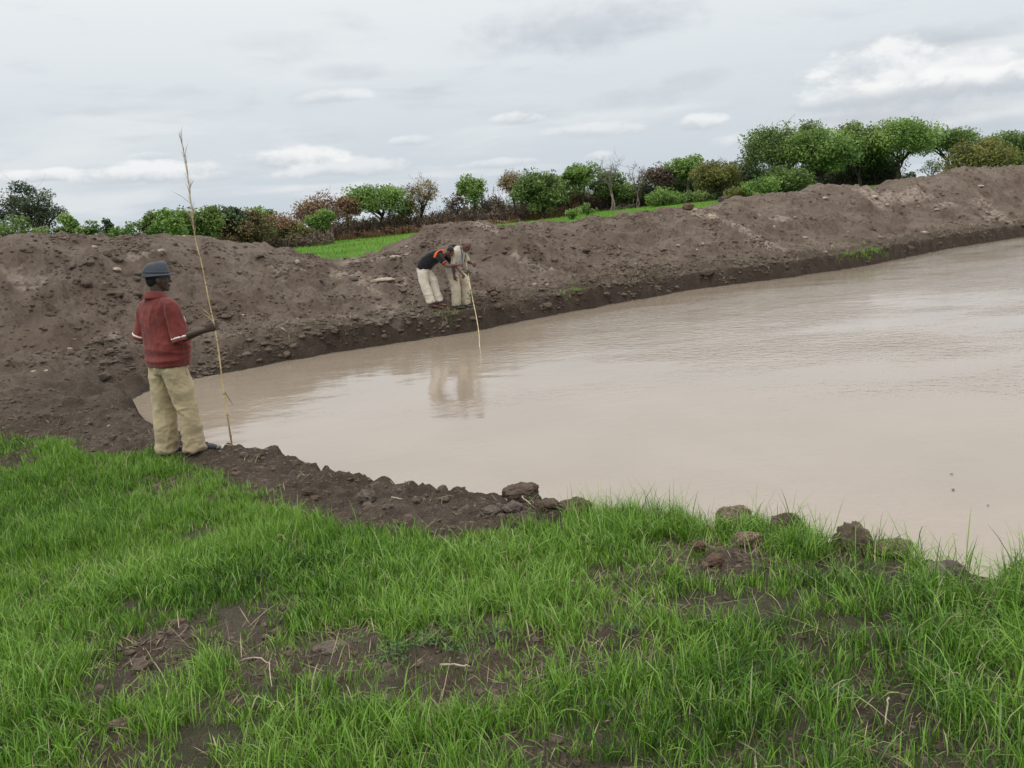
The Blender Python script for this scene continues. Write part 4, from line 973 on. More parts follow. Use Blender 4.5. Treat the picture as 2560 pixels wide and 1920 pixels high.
def skin_mat(name, col):
    n = NT(name); p = n.pos(); c = n.mix(n.ss(n.noise(p, 14, 4), .35, .7), tuple(v * .82 for v in col), tuple(v * 1.15 for v in col))
    return n.done(c, n.math('ADD', n.math('MULTIPLY', n.noise(p, 60, 3), .2), .38), n.bump(n.noise(p, 300, 2), .15, .002), .45)
def cloth(name, col, var=.18, weave=900, dirt=None, rough=.9):
    n = NT(name); p = n.pos(); a = n.noise(p, 5, 4, .6); b = n.noise(p, 40, 4, .6)
    c = n.mix(n.ss(a, .35, .68), tuple(v * (1 - var) for v in col), tuple(min(1, v * (1 + var)) for v in col))
    c = n.mix(n.math('MULTIPLY', n.ss(b, .5, .75), .25), c, tuple(v * .7 for v in col))
    if dirt:
        sep = n.node('ShaderNodeSeparateXYZ'); n.L.new(p, sep.inputs[0]); f = n.math('MULTIPLY', n.ss(n.math('ADD', sep.outputs[2], n.math('MULTIPLY', b, .25)), .42, .08), .55); c = n.mix(f, c, dirt)
    n.b.inputs['Sheen Weight'].default_value = .15
    return n.done(c, rough, n.bump(n.noise(p, weave, 2), .25, .002, n.bump(b, .25, .01)), .15)
SK_A = skin_mat('skin_dark', (0.050, 0.028, 0.020)); SK_B = skin_mat('skin_brown', (0.115, 0.055, 0.035)); SK_C = skin_mat('skin_brown_b', (0.105, 0.050, 0.034))
M_RED = cloth('red_jersey', (0.155, 0.034, 0.030), .25); M_WHITE = cloth('white_trim', (0.70, 0.66, 0.60), .06)
M_KHAKI = cloth('khaki_cotton', (0.40, 0.330, 0.205), .12, dirt=(.22, .17, .11)); M_CREAM = cloth('cream_cotton', (0.60, 0.54, 0.45), .10, dirt=(.32, .26, .2))
M_BEIGE = cloth('beige_cotton', (0.47, 0.41, 0.31), .12, dirt=(.28, .22, .15)); M_BLACK = cloth('black_jersey', (0.014, 0.013, 0.015), .2); M_ORANGE = cloth('orange_cloth', (0.75, 0.13, 0.03), .08)
M_GREY = cloth('grey_vest_cloth', (0.43, 0.42, 0.41), .12); M_HAT = cloth('hat_felt', (0.046, 0.054, 0.066), .35); M_HATBAND = cloth('hat_band', (0.040, 0.047, 0.058), .1)
M_DARKSHOE = simple('shoe_dark', (0.018, 0.018, 0.022), .55); M_SOLE = simple('shoe_sole', (0.22, 0.19, 0.165), .7); M_SHOEGREY = simple('shoe_grey', (0.20, 0.19, 0.185), .7)
M_HAIR = simple('hair_black', (0.010, 0.009, 0.009), .75, bump=.8, bscale=500); M_EYE = simple('eye', (0.12, 0.10, 0.09), .4); M_BUTTON = simple('tablet_grey', (0.16, 0.19, 0.24), .35); M_SCREEN = simple('tablet_screen', (0.02, 0.022, 0.028), .12)
M_BAG = cloth('black_nylon', (0.016, 0.015, 0.016), .2)

def dress(root, name, mb, mat, vox, folds, smooth=3):
    V, N, T, Q = remeshed(mb, vox, smooth)
    for (amp, scale, seed, stretch, wh) in folds:
        V = fold(V, N, amp, scale, seed, True, stretch, wh(V) if wh else None); N = recalc_normals(V, T, Q)
    return link(name, mesh(name, V, [T, Q], mat), root)
def shoe(root, p, yaw, mat, sc=1.0, tip=None, name='shoe'):
    mb = MB(); Rz = rotz(yaw); p = np.asarray(p, float)
    def w(q): return p + Rz @ (np.array(q) * sc)
    loft(mb, [w((0, y, z)) for y, z in ((-.10, .045), (-.09, .05), (-.05, .058), (0, .056), (.05, .045), (.10, .036), (.145, .030), (.165, .026))], np.array([.018, .034, .040, .041, .046, .050, .040, .016]) * sc, np.array([.025, .042, .052, .048, .037, .030, .024, .012]) * sc, X=Rz @ np.array([1, 0, 0]), seg=16)
    mb.tube([w((0, -.05, .05)), w((0, -.055, .12))], [.045 * sc, .042 * sc], 14)
    V, N, T, Q = remeshed(mb, .007, 2); V[:, 2] = np.maximum(V[:, 2], p[2] + .008 * sc)
    o = link(name, mesh(name, V, [T, Q], mat), root)
    sb = MB(); n = 20; th = np.arange(n) * 2 * np.pi / n
    out = np.stack([(.045 + .006 * np.sin(th)) * np.cos(th), .032 + .138 * np.sin(th), 0 * th], 1); ring = lambda z, k: np.array([w((a * k, .032 + (b - .032) * k, z)) for a, b, _ in out])
    V = np.concatenate([ring(0, .95), ring(.006, 1.04), ring(.024, 1.03), ring(.028, .9), [w((0, .03, 0)), w((0, .03, .028))]])
    Qs = [(k * n + j, k * n + (j + 1) % n, (k + 1) * n + (j + 1) % n, (k + 1) * n + j) for k in range(3) for j in range(n)]
    Ts = [(4 * n, (j + 1) % n, j) for j in range(n)] + [(4 * n + 1, 3 * n + j, 3 * n + (j + 1) % n) for j in range(n)]
    sb.add(V, Ts, Qs); link('sole', sb.me('sole', M_SOLE), o)
    if tip is not None:
        tb = MB(); ball(tb, w((0, .118, .034)), np.array([.045, .052, .026]) * sc, Rz); link('toe_cap', tb.me('toe_cap', tip), o)
        for k in range(4):
            lb = MB(); lb.tube([w((-.03, .01 + k * .022, .078 - k * .008)), w((0, .014 + k * .022, .094 - k * .010)), w((.03, .01 + k * .022, .078 - k * .008))], .004 * sc, 5); link('lace', lb.me('lace', M_WHITE), o)
    return o
def eyes(root, c, Rm, sc=1.0):
    for s in (-1, 1):
        mb = MB(); ball(mb, np.asarray(c) + Rm @ (np.array((s * .031, .074, .010)) * sc), .0115 * sc); link('eye', mb.me('eye', M_EYE), root)
def band(root, name, c, d, r, wdt, mat, ry=None, X=None, thick=.004):
    """a strip sewn round a sleeve or hem"""
    mb = MB(); c = np.asarray(c, float); d = unit(d); x = np.array([1.0, 0, 0]) if X is None else np.asarray(X, float); x = unit(x - d * (x @ d)); y = np.cross(d, x); n = 28; th = np.arange(n) * 2 * np.pi / n; V = []
    for (dr, dz) in ((-.004, -wdt / 2), (thick, -wdt / 2), (thick, wdt / 2), (-.004, wdt / 2)):
        V.append(c + d * dz + (r + dr) * np.cos(th)[:, None] * x + ((ry or r) + dr) * np.sin(th)[:, None] * y)
    Qs = [(k * n + j, k * n + (j + 1) % n, ((k + 1) % 4) * n + (j + 1) % n, ((k + 1) % 4) * n + j) for k in range(4) for j in range(n)]
    mb.add(np.concatenate(V), None, Qs); return link(name, mb.me(name, mat), root)

def finish_person(me, loc, rz, sc, label, parts):
    o = link('person', me); o.location = [float(v) for v in loc]; o.rotation_euler = (0, 0, rz); o.scale = (sc,) * 3
    tag(o, label, 'person'); return o

# ---- the man with the tall cane, seen from behind
def man_red():
    p = hit(457, 1143); p[2] = float(np.mean(hz(p[0] + np.array([-.16, .13, .25]), p[1] + np.array([.02, -.02, .05])))) - 0.03; rz = R(-38); sc = 1.035
    core, hd, palm, fing = MB(), MB(), MB(), MB()
    hipz = .93; foot = {1: (.118, .072), -1: (-.118, -.075)}
    for s in (-1, 1):
        fx, fy = foot[s]
        limb(core, [(s * .09, 0, hipz), (s * .11 + fx * .1, fy * .55 + .03, .50), (fx, fy, .10)], [.085, .056, .038])
        core.tube([(fx, fy - .03, .06), (fx, fy + .09, .03)], [.035, .028], 10)
    loft(core, [(0, -.01, .82), (0, 0, .95), (0, .02, 1.1), (0, .01, 1.25), (0, 0, 1.38), (0, -.01, 1.47), (0, -.01, 1.51)], [.14, .165, .17, .175, .18, .13, .06], [.11, .13, .14, .13, .115, .08, .05])
    sh = {1: (.195, -.005, 1.415), -1: (-.195, .0, 1.415)}; el = {1: (.255, .01, 1.135), -1: (-.295, -.045, 1.15)}; wr = {1: (.425, .158, 1.185), -1: (-.16, .18, 1.10)}
    for s in (-1, 1): limb(core, [sh[s], np.array(el[s]) * .5 + np.array(sh[s]) * .5 + np.array([s * .01, 0, 0]), el[s], np.array(el[s]) * .5 + np.array(wr[s]) * .5, wr[s]], [.062, .054, .048, .045, .030])
    Hr = rotz(R(-30)) @ rotx(R(-3)); hc = np.array([0.010, .03, 1.655])
    head(hd, hc, Hr, 1.0, neck=(0, -.005, 1.47)); core.tube([(0, -.005, 1.44), (0, .0, 1.54)], [.07, .06], 14)
    d = unit(np.array(wr[1]) - np.array(el[1])); hand(fing, palm, wr[1], unit(d + np.array([0, 0, .12])), np.array([-.55, .7, 0]), side=1, curls=(.75, 1.1, .8), thumb=1.0, sc=1.12)
    d2 = unit(np.array(wr[-1]) - np.array(el[-1])); hand(fing, palm, wr[-1], d2, np.array([.2, -.6, -.5]), side=-1, curls=(.3, .4, .3))
    o = finish_person(body_mesh(core, hd, palm, fing, SK_A), p, rz, sc, 'man from behind in red polo shirt and khaki trousers holding a tall dry cane', None)
    eyes(o, hc, Hr)
    hb = MB(); ball(hb, hc + Hr @ np.array((0, -.020, .028)), (.0775, .092, .085), Hr, 3); ball(hb, hc + Hr @ np.array((0, -.045, -.012)), (.066, .062, .06), Hr, 3); V, N, T, Q = remeshed(hb, .006, 1)
    link('hair', mesh('hair', V, [T, Q], M_HAIR), o)
    # shirt
    sb = MB()
    loft(sb, [(0, .005, .865), (0, .008, .93), (0, .02, 1.02), (0, .025, 1.12), (0, .015, 1.24), (0, .0, 1.34), (0, -.012, 1.42), (0, -.015, 1.475), (0, -.01, 1.52)],
         [.206, .207, .208, .207, .214, .218, .192, .118, .072], [.165, .165, .172, .170, .152, .138, .114, .085, .068], seg=28, sq=2.5)
    for s in (-1, 1):
        a = np.array(sh[s]); e = np.array(el[s]); h = a + (e - a) * .90
        limb(sb, [a + np.array([-s * .06, 0, .012]), a + np.array([s * .004, 0, -.01]), (a + h) / 2 + np.array([s * .006, 0, 0]), h], [.070, .070, .068, .072])
    shirt = dress(o, 'shirt', sb, M_RED, .0085, [(.014, 6.5, 21, (1.3, 1.3, .30), lambda V: sstep(1.50, 1.36, V[:, 2]) * sstep(.98, 1.15, V[:, 2])), (.014, 7.0, 25, (.45, .45, 1.6), lambda V: sstep(1.16, 1.04, V[:, 2]) * sstep(.86, .92, V[:, 2])), (.004, 16, 29, (1, 1, .7), None)])
    for s in (-1, 1):
        a = np.array(sh[s]); e = np.array(el[s]); dd = unit(e - a); h = a + (e - a) * .90
        band(shirt, 'sleeve_stripe', h + dd * .030, dd, .0775, .015, M_WHITE)
        band(shirt, 'sleeve_cuff', h + dd * .053, dd, .0760, .026, M_RED)
    cb = MB(); n = 30; th = np.arange(n) * 2 * np.pi / n; V = []
    for (r, z) in ((.070, 1.555), (.077, 1.553), (.095, 1.505), (.104, 1.492), (.098, 1.488), (.074, 1.50)):
        V.append(np.stack([r * np.cos(th), -.008 + r * 1.0 * np.sin(th) + .012 * np.sin(th), z - .026 * np.maximum(np.sin(th), 0) - .008 * np.sin(th)], 1))
    cb.add(np.concatenate(V), None, [(k * n + j, k * n + (j + 1) % n, ((k + 1) % 6) * n + (j + 1) % n, ((k + 1) % 6) * n + j) for k in range(6) for j in range(n)]); link('collar', cb.me('collar', M_RED), shirt)
    mk = MB(); loft(mk, [(.178, .122, 1.30), (.158, .142, 1.27), (.150, .152, 1.25)], [.010, .010, .008], .006, X=(.6, -.6, .5), seg=8); link('chest_mark', mk.me('chest_mark', M_WHITE), shirt)
    # trousers
    tb = MB()
    loft(tb, [(0, .0, .80), (0, 0, .86), (0, 0, .91), (0, .005, .95)], [.160, .182, .172, .150], [.125, .145, .135, .115], seg=24, sq=2.4)
    for s in (-1, 1):
        fx, fy = foot[s]
        P = spline([(s * .092, -.005, .86), (s * .100 + fx * .06, fy * .30 + .005, .68), (s * .10 + fx * .16, fy * .6 + .015, .46), (fx * .96, fy * .86, .24), (fx, fy - .005, .055)], 16)
        loft(tb, P, np.interp(np.linspace(0, 1, 16), [0, .3, .55, 1], [.100, .092, .084, .088]), np.interp(np.linspace(0, 1, 16), [0, .3, .55, 1], [.125, .108, .094, .096]), seg=22, sq=2.2)
    tr = dress(o, 'trousers', tb, M_KHAKI, .0085, [(.013, 5.0, 31, (1.1, 1.1, .75), lambda V: sstep(.99, .8, V[:, 2])), (.011, 9.0, 35, (.8, .8, 1.4), lambda V: sstep(.40, .12, V[:, 2]) + .6 * np.exp(-((V[:, 2] - .50) / .08) ** 2)), (.003, 20, 39, (1, 1, 1), None)])
    pk = MB(); loft(pk, [(.172, .058, .86), (.182, .062, .78), (.180, .066, .74)], [.004, .006, .004], [.003, .004, .003], X=(.5, .8, 0), seg=6); link('pocket_seam', pk.me('pocket_seam', simple('khaki_dark_stitch', (.24, .19, .12), .9)), tr)  # seam strip in a darker khaki than the trousers
    sh1 = shoe(o, (foot[1][0] + .01, foot[1][1] + .055, 0.0), R(-24), M_DARKSHOE, 1.05, M_SHOEGREY); shoe(o, (foot[-1][0], foot[-1][1] + .02, 0.0), R(0), M_DARKSHOE, 1.05, M_SHOEGREY)
    # hat: pinched crown with a turned down brim
    hm = MB(); n = 36; th = np.arange(n) * 2 * np.pi / n; V = []; tilt = Hr @ rotx(R(-3)); c0 = hc + Hr @ np.array((0, -.012, .052))
    prof = [(.965, -.024), (.985, .0), (.965, .022), (.92, .048), (.85, .074), (.74, .094), (.52, .106), (.25, .103), (.0, .094)]
    for r, z in prof:
        pin = 1 - .34 * sstep(.05, .1, z) * np.clip(np.sin(th), 0, 1)
        V.append(np.stack([.094 * r * np.cos(th) * pin, .113 * r * np.sin(th), z + (.022 if z > .06 else 0) * np.sin(th) * r], 1))
    k0 = len(prof); Q = [(k * n + j, k * n + (j + 1) % n, (k + 1) * n + (j + 1) % n, (k + 1) * n + j) for k in range(k0 - 1) for j in range(n)]
    V = np.concatenate(V); hm.add(c0 + V @ tilt.T, None, Q); hat = link('hat', hm.me('hat', M_HAT), o)
    bm = MB(); V = []
    for r, dz in ((.98, .003), (1.12, .000), (1.28, -.005), (1.38, -.010), (1.385, -.014), (1.28, -.010), (1.12, -.005), (.98, -.004)):
        rr = 1 + (r - 1) * np.where(np.sin(th) > 0, 1 + .50 * np.sin(th), 1 - .70 * -np.sin(th)) * .93 + .02; V.append(np.stack([.094 * (1 + (rr - 1) * .45) * np.cos(th) * .98, .113 * rr * np.sin(th), dz * (1 + .2 * np.abs(np.cos(th)) + .5 * np.maximum(-np.sin(th), 0)) + .014 * np.sin(th) * (r - 1) * 3], 1))
    bm.add(c0 + np.concatenate(V) @ tilt.T, None, [(k * n + j, k * n + (j + 1) % n, ((k + 1) % 8) * n + (j + 1) % n, ((k + 1) % 8) * n + j) for k in range(8) for j in range(n)]); link('brim', bm.me('brim', M_HAT), hat)
    hb2 = MB(); V = np.concatenate([np.stack([.0955 * q * np.cos(th), .1145 * q * np.sin(th), 0 * th + z], 1) for q, z in ((1.0, .002), (1.02, .004), (1.015, .024), (.99, .026))]); hb2.add(c0 + V @ tilt.T, None, [(k * n + j, k * n + (j + 1) % n, ((k + 1) % 4) * n + (j + 1) % n, ((k + 1) % 4) * n + j) for k in range(4) for j in range(n)]); link('hat_band', hb2.me('hat_band', M_HATBAND), hat)
    bpy.context.view_layer.update()
    return o, np.array(o.matrix_world @ Vector(np.array(wr[1]) + unit(np.array(wr[1]) - np.array(el[1])) * .085))
MAN, HANDPOS = man_red()

M_CANE = NT('cane'); _p = M_CANE.pos(); M_CANE = M_CANE.done(M_CANE.mix(M_CANE.ss(M_CANE.noise(_p, 8, 4), .35, .7), (0.42, 0.31, 0.15), (0.60, 0.49, 0.28)), .5, None, .3)
M_PLUME = leaf_material('cane_plume', [(0.26, 0.17, 0.12), (0.42, 0.33, 0.23), (0.55, 0.46, 0.33)], .7, .3)
def cane(label, W, r0, r1, joints, plume):
    """a cut grass stem: jointed tapering culm, dry blades and a feathery head"""
    W = np.array(W); c = W[0]; P = spline(W - c, 60); root = empty('grass_cane', c)
    L_ = np.concatenate([[0], np.cumsum(np.linalg.norm(np.diff(P, axis=0), axis=1))]); u = L_ / L_[-1]
    rd = lerp(r0, r1, u); mb = MB(); mb.tube(P, rd, 7); link('stem', mb.me('stem', M_CANE), root)
    at_ = lambda k: np.array([np.interp(k, u, P[:, i]) for i in range(3)])
    for k in joints:
        q = at_(k); q2 = at_(min(k + .004, 1)); nb = MB(); nb.tube([q, (q + q2) / 2, q2], np.array([1.15, 1.7, 1.15]) * lerp(r0, r1, k), 7); link('node', nb.me('node', simple('cane_node', (.25, .16, .08), .7) if 'cane_node' not in bpy.data.materials else bpy.data.materials['cane_node']), root)
    if plume:
        rg = np.random.default_rng(5); B, h, az, le = [], [], [], []
        for k in np.linspace(.70, .995, 120): B.append(at_(k)); h.append(rg.uniform(.05, .16)); az.append(rg.uniform(0, 6.28)); le.append(rg.uniform(.05, .35))
        n = len(B); V, T, Q, tn = blades(np.array(B), np.array(h), np.array(az), np.array(le), rg.uniform(0, .6, n), np.full(n, .0042), rg.random(n), 2, rg)
        link('seed_head', mesh('seed_head', V, [T, Q], M_PLUME, True, attrs={'tint': tn}), root)
    return root, at_, P + c
gb = hit(583, 1133); gb[2] = float(hz(gb[0], gb[1])) - .02; YH = HANDPOS[1]; YB = gb[1]
def yq(py): return YB + (YH - YB) * (1133 - py) / (1133 - 808)
HX = proj(HANDPOS)[0] - 520
pts = [gb] + [at(px, py, max(7.6, min(yq(py), YH + .0) if py > 808 else YH)) for px, py in ((566 + HX * .3, 1050), (548 + HX * .6, 960), (534 + HX * .9, 880), (520 + HX, 808), (508 + HX * .9, 745), (497 + HX * .5, 660), (487, 590), (477, 500), (468, 430), (458, 375), (450, 342))]
rt, at_, Pc = cane('', pts, .0095, .0022, [.05, .13, .2, .28, .37, .46, .55, .64, .72], True)
tag(rt, 'tall dry grass cane with feathery tip held upright by the man in red', 'cane', 'measuring canes')
def leaf_blade(root, p0, az, h, lean, curl, w=.012, tint=.8, seed=3, mat=None, nm='dry_leaf'):
    rg = np.random.default_rng(seed); V, T, Q, tn = blades(np.array([p0]), np.array([h]), np.array([az]), np.array([lean]), np.array([curl]), np.array([w]), np.array([tint]), 5, rg)
    return link(nm, mesh(nm, V, [T, Q], mat or MAT_STRAW, True, attrs={'tint': tn}), root)
leaf_blade(rt, at_(.80), math.pi, .22, .75, .5, .008, .6); leaf_blade(rt, at_(.845), 0, .10, .5, .3, .010, .5, 4); leaf_blade(rt, at_(.755), 2.8, .12, .6, .3, .008, .5, 5)
leaf_blade(rt, at_(.435), math.pi, .22, .3, .35, .012, .7, 6); leaf_blade(rt, at_(.44), 2.9, .17, .55, .5, .010, .8, 7); leaf_blade(rt, at_(.43), 3.4, .13, .4, .9, .010, .8, 8)
leaf_blade(rt, at_(.215), 0.2, .17, 2.75, -.1, .013, .0, 9, simple('brown_leaf', (.035, .025, .018), .8)); leaf_blade(rt, at_(.01), 3.3, .10, 1.2, .3, .01, .9, 10)

# ---- the two men bending over the other cane on the far shore
def man_black():
    p = hit(1087, 766); p[2] = float(H(np.array([p[0]]), np.array([p[1]]))[0]) + .0; print('man b', p, ts(*p[:2]))
    rz = R(-102); sc = .95; core, hd, palm, fing = MB(), MB(), MB(), MB()
    foot = {1: (.10, -.05), -1: (-.10, .09)}; hip = np.array([0, -.18, .93])
    for s in (-1, 1):
        fx, fy = foot[s]; limb(core, [hip + np.array([s * .09, 0, 0]), (fx * 1.0, fy - .09, .48), (fx, fy, .09)], [.082, .053, .034]); loft(core, [(fx, fy - .05, .04), (fx, fy, .045), (fx, fy + .10, .03), (fx, fy + .18, .02)], [.03, .036, .042, .03], [.03, .035, .025, .014])
    spine = [(0, -.20, .86), (0, -.18, .95), (0, -.10, 1.06), (0, .03, 1.16), (0, .17, 1.22), (0, .29, 1.255), (0, .36, 1.26)]
    loft(core, spine, [.14, .16, .16, .165, .175, .13, .07], [.11, .125, .12, .12, .115, .085, .055])
    sh = {1: (.185, .27, 1.215), -1: (-.185, .30, 1.20)}; el = {1: (.21, .44, .985), -1: (-.16, .56, .985)}; wr = {1: (.09, .72, .975), -1: (-.02, .76, .73)}
    for s in (-1, 1): limb(core, [sh[s], el[s], (np.array(el[s]) + wr[s]) / 2, wr[s]], [.056, .042, .039, .026])
    Hr = rotz(R(-6)) @ rotx(R(-58)); hc = np.array([0, .50, 1.285]); head(hd, hc, Hr, 1.0, neck=(0, .33, 1.24)); core.tube([(0, .30, 1.24), (0, .42, 1.27)], [.07, .058], 12)
    for s in (-1, 1): hand(fing, palm, wr[s], unit(np.array(wr[s]) - el[s]), np.array([-s * .8, 0, -.3]), side=s, curls=(.8, 1.1, .8), thumb=.9)
    o = finish_person(body_mesh(core, hd, palm, fing, SK_B), p, rz, sc, 'barefoot man in black and orange shirt bending forward to read the cane', None); eyes(o, hc, Hr)
    hb = MB(); ball(hb, hc + Hr @ np.array((0, -.018, .036)), (.079, .095, .086), Hr, 3); V, N, T, Q = remeshed(hb, .007, 1); link('hair', mesh('hair', V, [T, Q], M_HAIR), o)
    sb = MB(); loft(sb, [(0, -.215, .93), (0, -.18, 1.0), (0, -.09, 1.09), (0, .04, 1.165), (0, .17, 1.215), (0, .28, 1.25), (0, .35, 1.265)], [.185, .190, .192, .200, .205, .165, .085], [.150, .165, .170, .165, .150, .11, .075], seg=24)
    ball(sb, (0, -.06, .99), (.13, .10, .10))
    for s in (-1, 1):
        a = np.array(sh[s]); e = np.array(el[s]); limb(sb, [a - np.array([s * .05, 0, -.01]), a, a + (e - a) * .62], [.072, .074, .070], n=8)
    shirt = dress(o, 'shirt', sb, M_BLACK, .011, [(.010, 7, 41, (1, .7, 1), None)])
    for s in (-1, 1):
        a = np.array(sh[s]); e = np.array(el[s]); band(shirt, 'sleeve_cuff', a + (e - a) * .70, e - a, .068, .05 if s < 0 else .03, M_ORANGE)
    yk = MB(); loft(yk, spline([(.20, .165, 1.19), (.212, .195, 1.25), (.19, .235, 1.315), (.13, .285, 1.345), (.075, .33, 1.335)], 10), .030, .011, X=(.2, 1, .3), seg=10); link('shoulder_panel', yk.me('shoulder_panel', M_ORANGE), shirt)
    yk = MB(); loft(yk, spline([(-.20, .165, 1.19), (-.212, .195, 1.25), (-.19, .235, 1.315), (-.13, .285, 1.345), (-.075, .33, 1.335)], 10), .030, .011, X=(-.2, 1, .3), seg=10); link('shoulder_panel', yk.me('shoulder_panel', M_ORANGE), shirt)
    cl = band(shirt, 'collar', (0, .345, 1.262), (0, .9, .2), .078, .03, M_ORANGE, ry=.07)
    tb = MB(); loft(tb, [(0, -.17, .82), (0, -.19, .90), (0, -.195, .98), (0, -.175, 1.03)], [.16, .185, .175, .165], [.13, .155, .145, .13], seg=22)
    for s in (-1, 1):
        fx, fy = foot[s]; P = spline([hip + np.array([s * .09, -.01, -.06]), (fx * 1.02, fy - .13, .66), (fx, fy - .09, .46), (fx, fy - .02, .20), (fx, fy, .115)], 14); loft(tb, P, np.linspace(.105, .088, 14), np.linspace(.125, .092, 14), seg=20)
    dress(o, 'trousers', tb, M_CREAM, .011, [(.012, 5.5, 51, (1, 1, .9), None), (.008, 11, 53, (.7, .7, 1.4), lambda V: sstep(.35, .12, V[:, 2]))])
    bpy.context.view_layer.update(); W_ = lambda q: np.array(o.matrix_world @ Vector(q))
    return o, W_
B_MAN, BW = man_black()
def man_vest():
    p = hit(1153, 764); p[2] = float(H(np.array([p[0]]), np.array([p[1]]))[0])
    rz = R(-112); sc = .95; core, hd, palm, fing = MB(), MB(), MB(), MB()
    foot = {1: (.11, -.07), -1: (-.11, .09)}; hip = np.array([0, -.12, .90])
    for s in (-1, 1):
        fx, fy = foot[s]; limb(core, [hip + np.array([s * .09, 0, 0]), (fx, fy + .02, .48), (fx, fy, .09)], [.085, .055, .036]); core.tube([(fx, fy - .03, .06), (fx, fy + .09, .03)], [.034, .028], 10)
    loft(core, [(0, -.13, .80), (0, -.12, .92), (0, -.08, 1.06), (0, -.01, 1.2), (0, .06, 1.32), (0, .12, 1.40), (0, .15, 1.43)], [.14, .165, .165, .175, .18, .13, .07], [.11, .135, .135, .13, .115, .085, .055])
    sh = {1: (.19, .05, 1.34), -1: (-.19, .07, 1.34)}; el = {1: (.25, -.01, 1.05), -1: (-.22, .19, 1.09)}; wr = {1: (.235, .00, .79), -1: (-.10, .38, 1.02)}
    for s in (-1, 1): limb(core, [sh[s], el[s], (np.array(el[s]) + wr[s]) / 2, wr[s]], [.058, .045, .041, .027])
    Hr = rotz(R(8)) @ rotx(R(-50)); hc = np.array([0, .275, 1.45]); head(hd, hc, Hr, 1.04, neck=(0, .12, 1.38)); core.tube([(0, .09, 1.38), (0, .2, 1.43)], [.075, .062], 12)
    hand(fing, palm, wr[1], unit(np.array(wr[1]) - el[1]), np.array([-.8, .1, 0]), side=1, curls=(.35, .5, .4)); hand(fing, palm, wr[-1], unit(np.array(wr[-1]) - el[-1]), np.array([.8, 0, -.3]), side=-1, curls=(.8, 1.1, .8), thumb=.9)
    o = finish_person(body_mesh(core, hd, palm, fing, SK_C), p, rz, sc, 'bald man in grey vest over beige shirt, standing stooped beside the cane', None); eyes(o, hc, Hr, 1.04)
    sb = MB(); loft(sb, [(0, -.13, .86), (0, -.115, .95), (0, -.075, 1.07), (0, -.01, 1.2), (0, .055, 1.31), (0, .11, 1.39), (0, .14, 1.43)], [.185, .190, .19, .195, .195, .15, .085], [.15, .16, .165, .155, .14, .105, .075], seg=24)
    for s in (-1, 1):
        a = np.array(sh[s]); e = np.array(el[s]); limb(sb, [a - np.array([s * .05, 0, -.01]), a, a + (e - a) * .85], [.070, .070, .064], n=8)
    dress(o, 'shirt', sb, M_BEIGE, .011, [(.009, 8, 61, (1, 1, .7), None)])
    vb = MB(); loft(vb, [(0, -.14, .84), (0, -.12, .95), (0, -.075, 1.07), (0, -.01, 1.2), (0, .055, 1.32), (0, .105, 1.405), (0, .13, 1.43)], [.200, .205, .205, .205, .185, .14, .09], [.168, .178, .182, .172, .158, .122, .088], seg=24)
    ves = dress(o, 'vest', vb, M_GREY, .011, [(.008, 6, 65, (1, 1, .5), None)])
    for s in (-1, 1):
        st = MB(); loft(st, spline([(s * .10, .16, 1.44), (s * .11, .20, 1.33), (s * .10, .19, 1.2), (s * .09, .17, 1.08)], 8), .012, .006, seg=8); link('strap', st.me('strap', M_BAG), ves)
    for s in (1,):
        pk = MB(); loft(pk, [(.19, .06, 1.0), (.195, .05, .93), (.19, .04, .87)], [.05, .055, .05], [.02, .026, .02], X=(.2, 1, 0), seg=12); link('pocket', pk.me('pocket', M_GREY), ves)
    tb = MB(); loft(tb, [(0, -.12, .80), (0, -.125, .88), (0, -.12, .96), (0, -.11, 1.0)], [.16, .185, .178, .165], [.13, .155, .15, .13], seg=22)
    for s in (-1, 1):
        fx, fy = foot[s]; P = spline([hip + np.array([s * .09, -.005, -.06]), (fx * 1.0, fy + .0, .66), (fx, fy + .02, .46), (fx, fy, .22), (fx, fy, .05)], 14); loft(tb, P, np.linspace(.105, .092, 14), np.linspace(.125, .098, 14), seg=20)
    dress(o, 'trousers', tb, M_BEIGE, .011, [(.013, 5.5, 71, (1, 1, .9), None), (.009, 11, 73, (.7, .7, 1.4), lambda V: sstep(.35, .1, V[:, 2]))])
    for s in (-1, 1): shoe(o, (foot[s][0], foot[s][1] + .03, 0), 0, M_DARKSHOE, 1.0)
    bpy.context.view_layer.update(); return o, lambda q: np.array(o.matrix_world @ Vector(q))
C_MAN, CW = man_vest()
# the second cane, running from their hands down into the water
ent = on_z(1199, 866, 0.0); hb_ = BW((.06, .80, .97)); YT = float(hb_[1]); px_h = proj(hb_)
PYS = [(1199, 866), (1197, 831), (1190, 788), (1180, 740), (1175, 712), (1170, 680), (1164, 651), (1158, 630), (1153, 612), (1149, 598)]
pts = []
for px, py in PYS:
    k = (866 - py) / (866 - 680); pts.append(at(px, py, lerp(ent[1], YT, min(k, 1.15))))
low = pts[0] + (pts[0] - pts[1]) * 1.2; rt2, at2, _ = cane('', [low] + pts, .011, .005, [.1, .2, .3, .4, .5, .6, .7, .8], False)
tag(rt2, 'bent pale cane dipped into the muddy water by the two men', 'cane', 'measuring canes')
def sprig(root, c, n, r, seed, nm='leaf'):
    rg = np.random.default_rng(seed); q = rg.normal(0, 1, (n, 3)) * r * .5; V, Q = leaves(np.asarray(c) + q, .028, rg); return tag(link('leaf_bundle', mesh('leaf_bundle', V, Q, LEAF['dark'], False, attrs={'tint': np.repeat(rg.uniform(.3, 1, n), 4)}), root), kind='stuff')
loc2 = np.array(rt2.location)
sprig(rt2, at(1170, 680, YT) - loc2, 45, .075, 1); sprig(rt2, at(1177, 737, lerp(ent[1], YT, .7)) - loc2, 55, .075, 2)
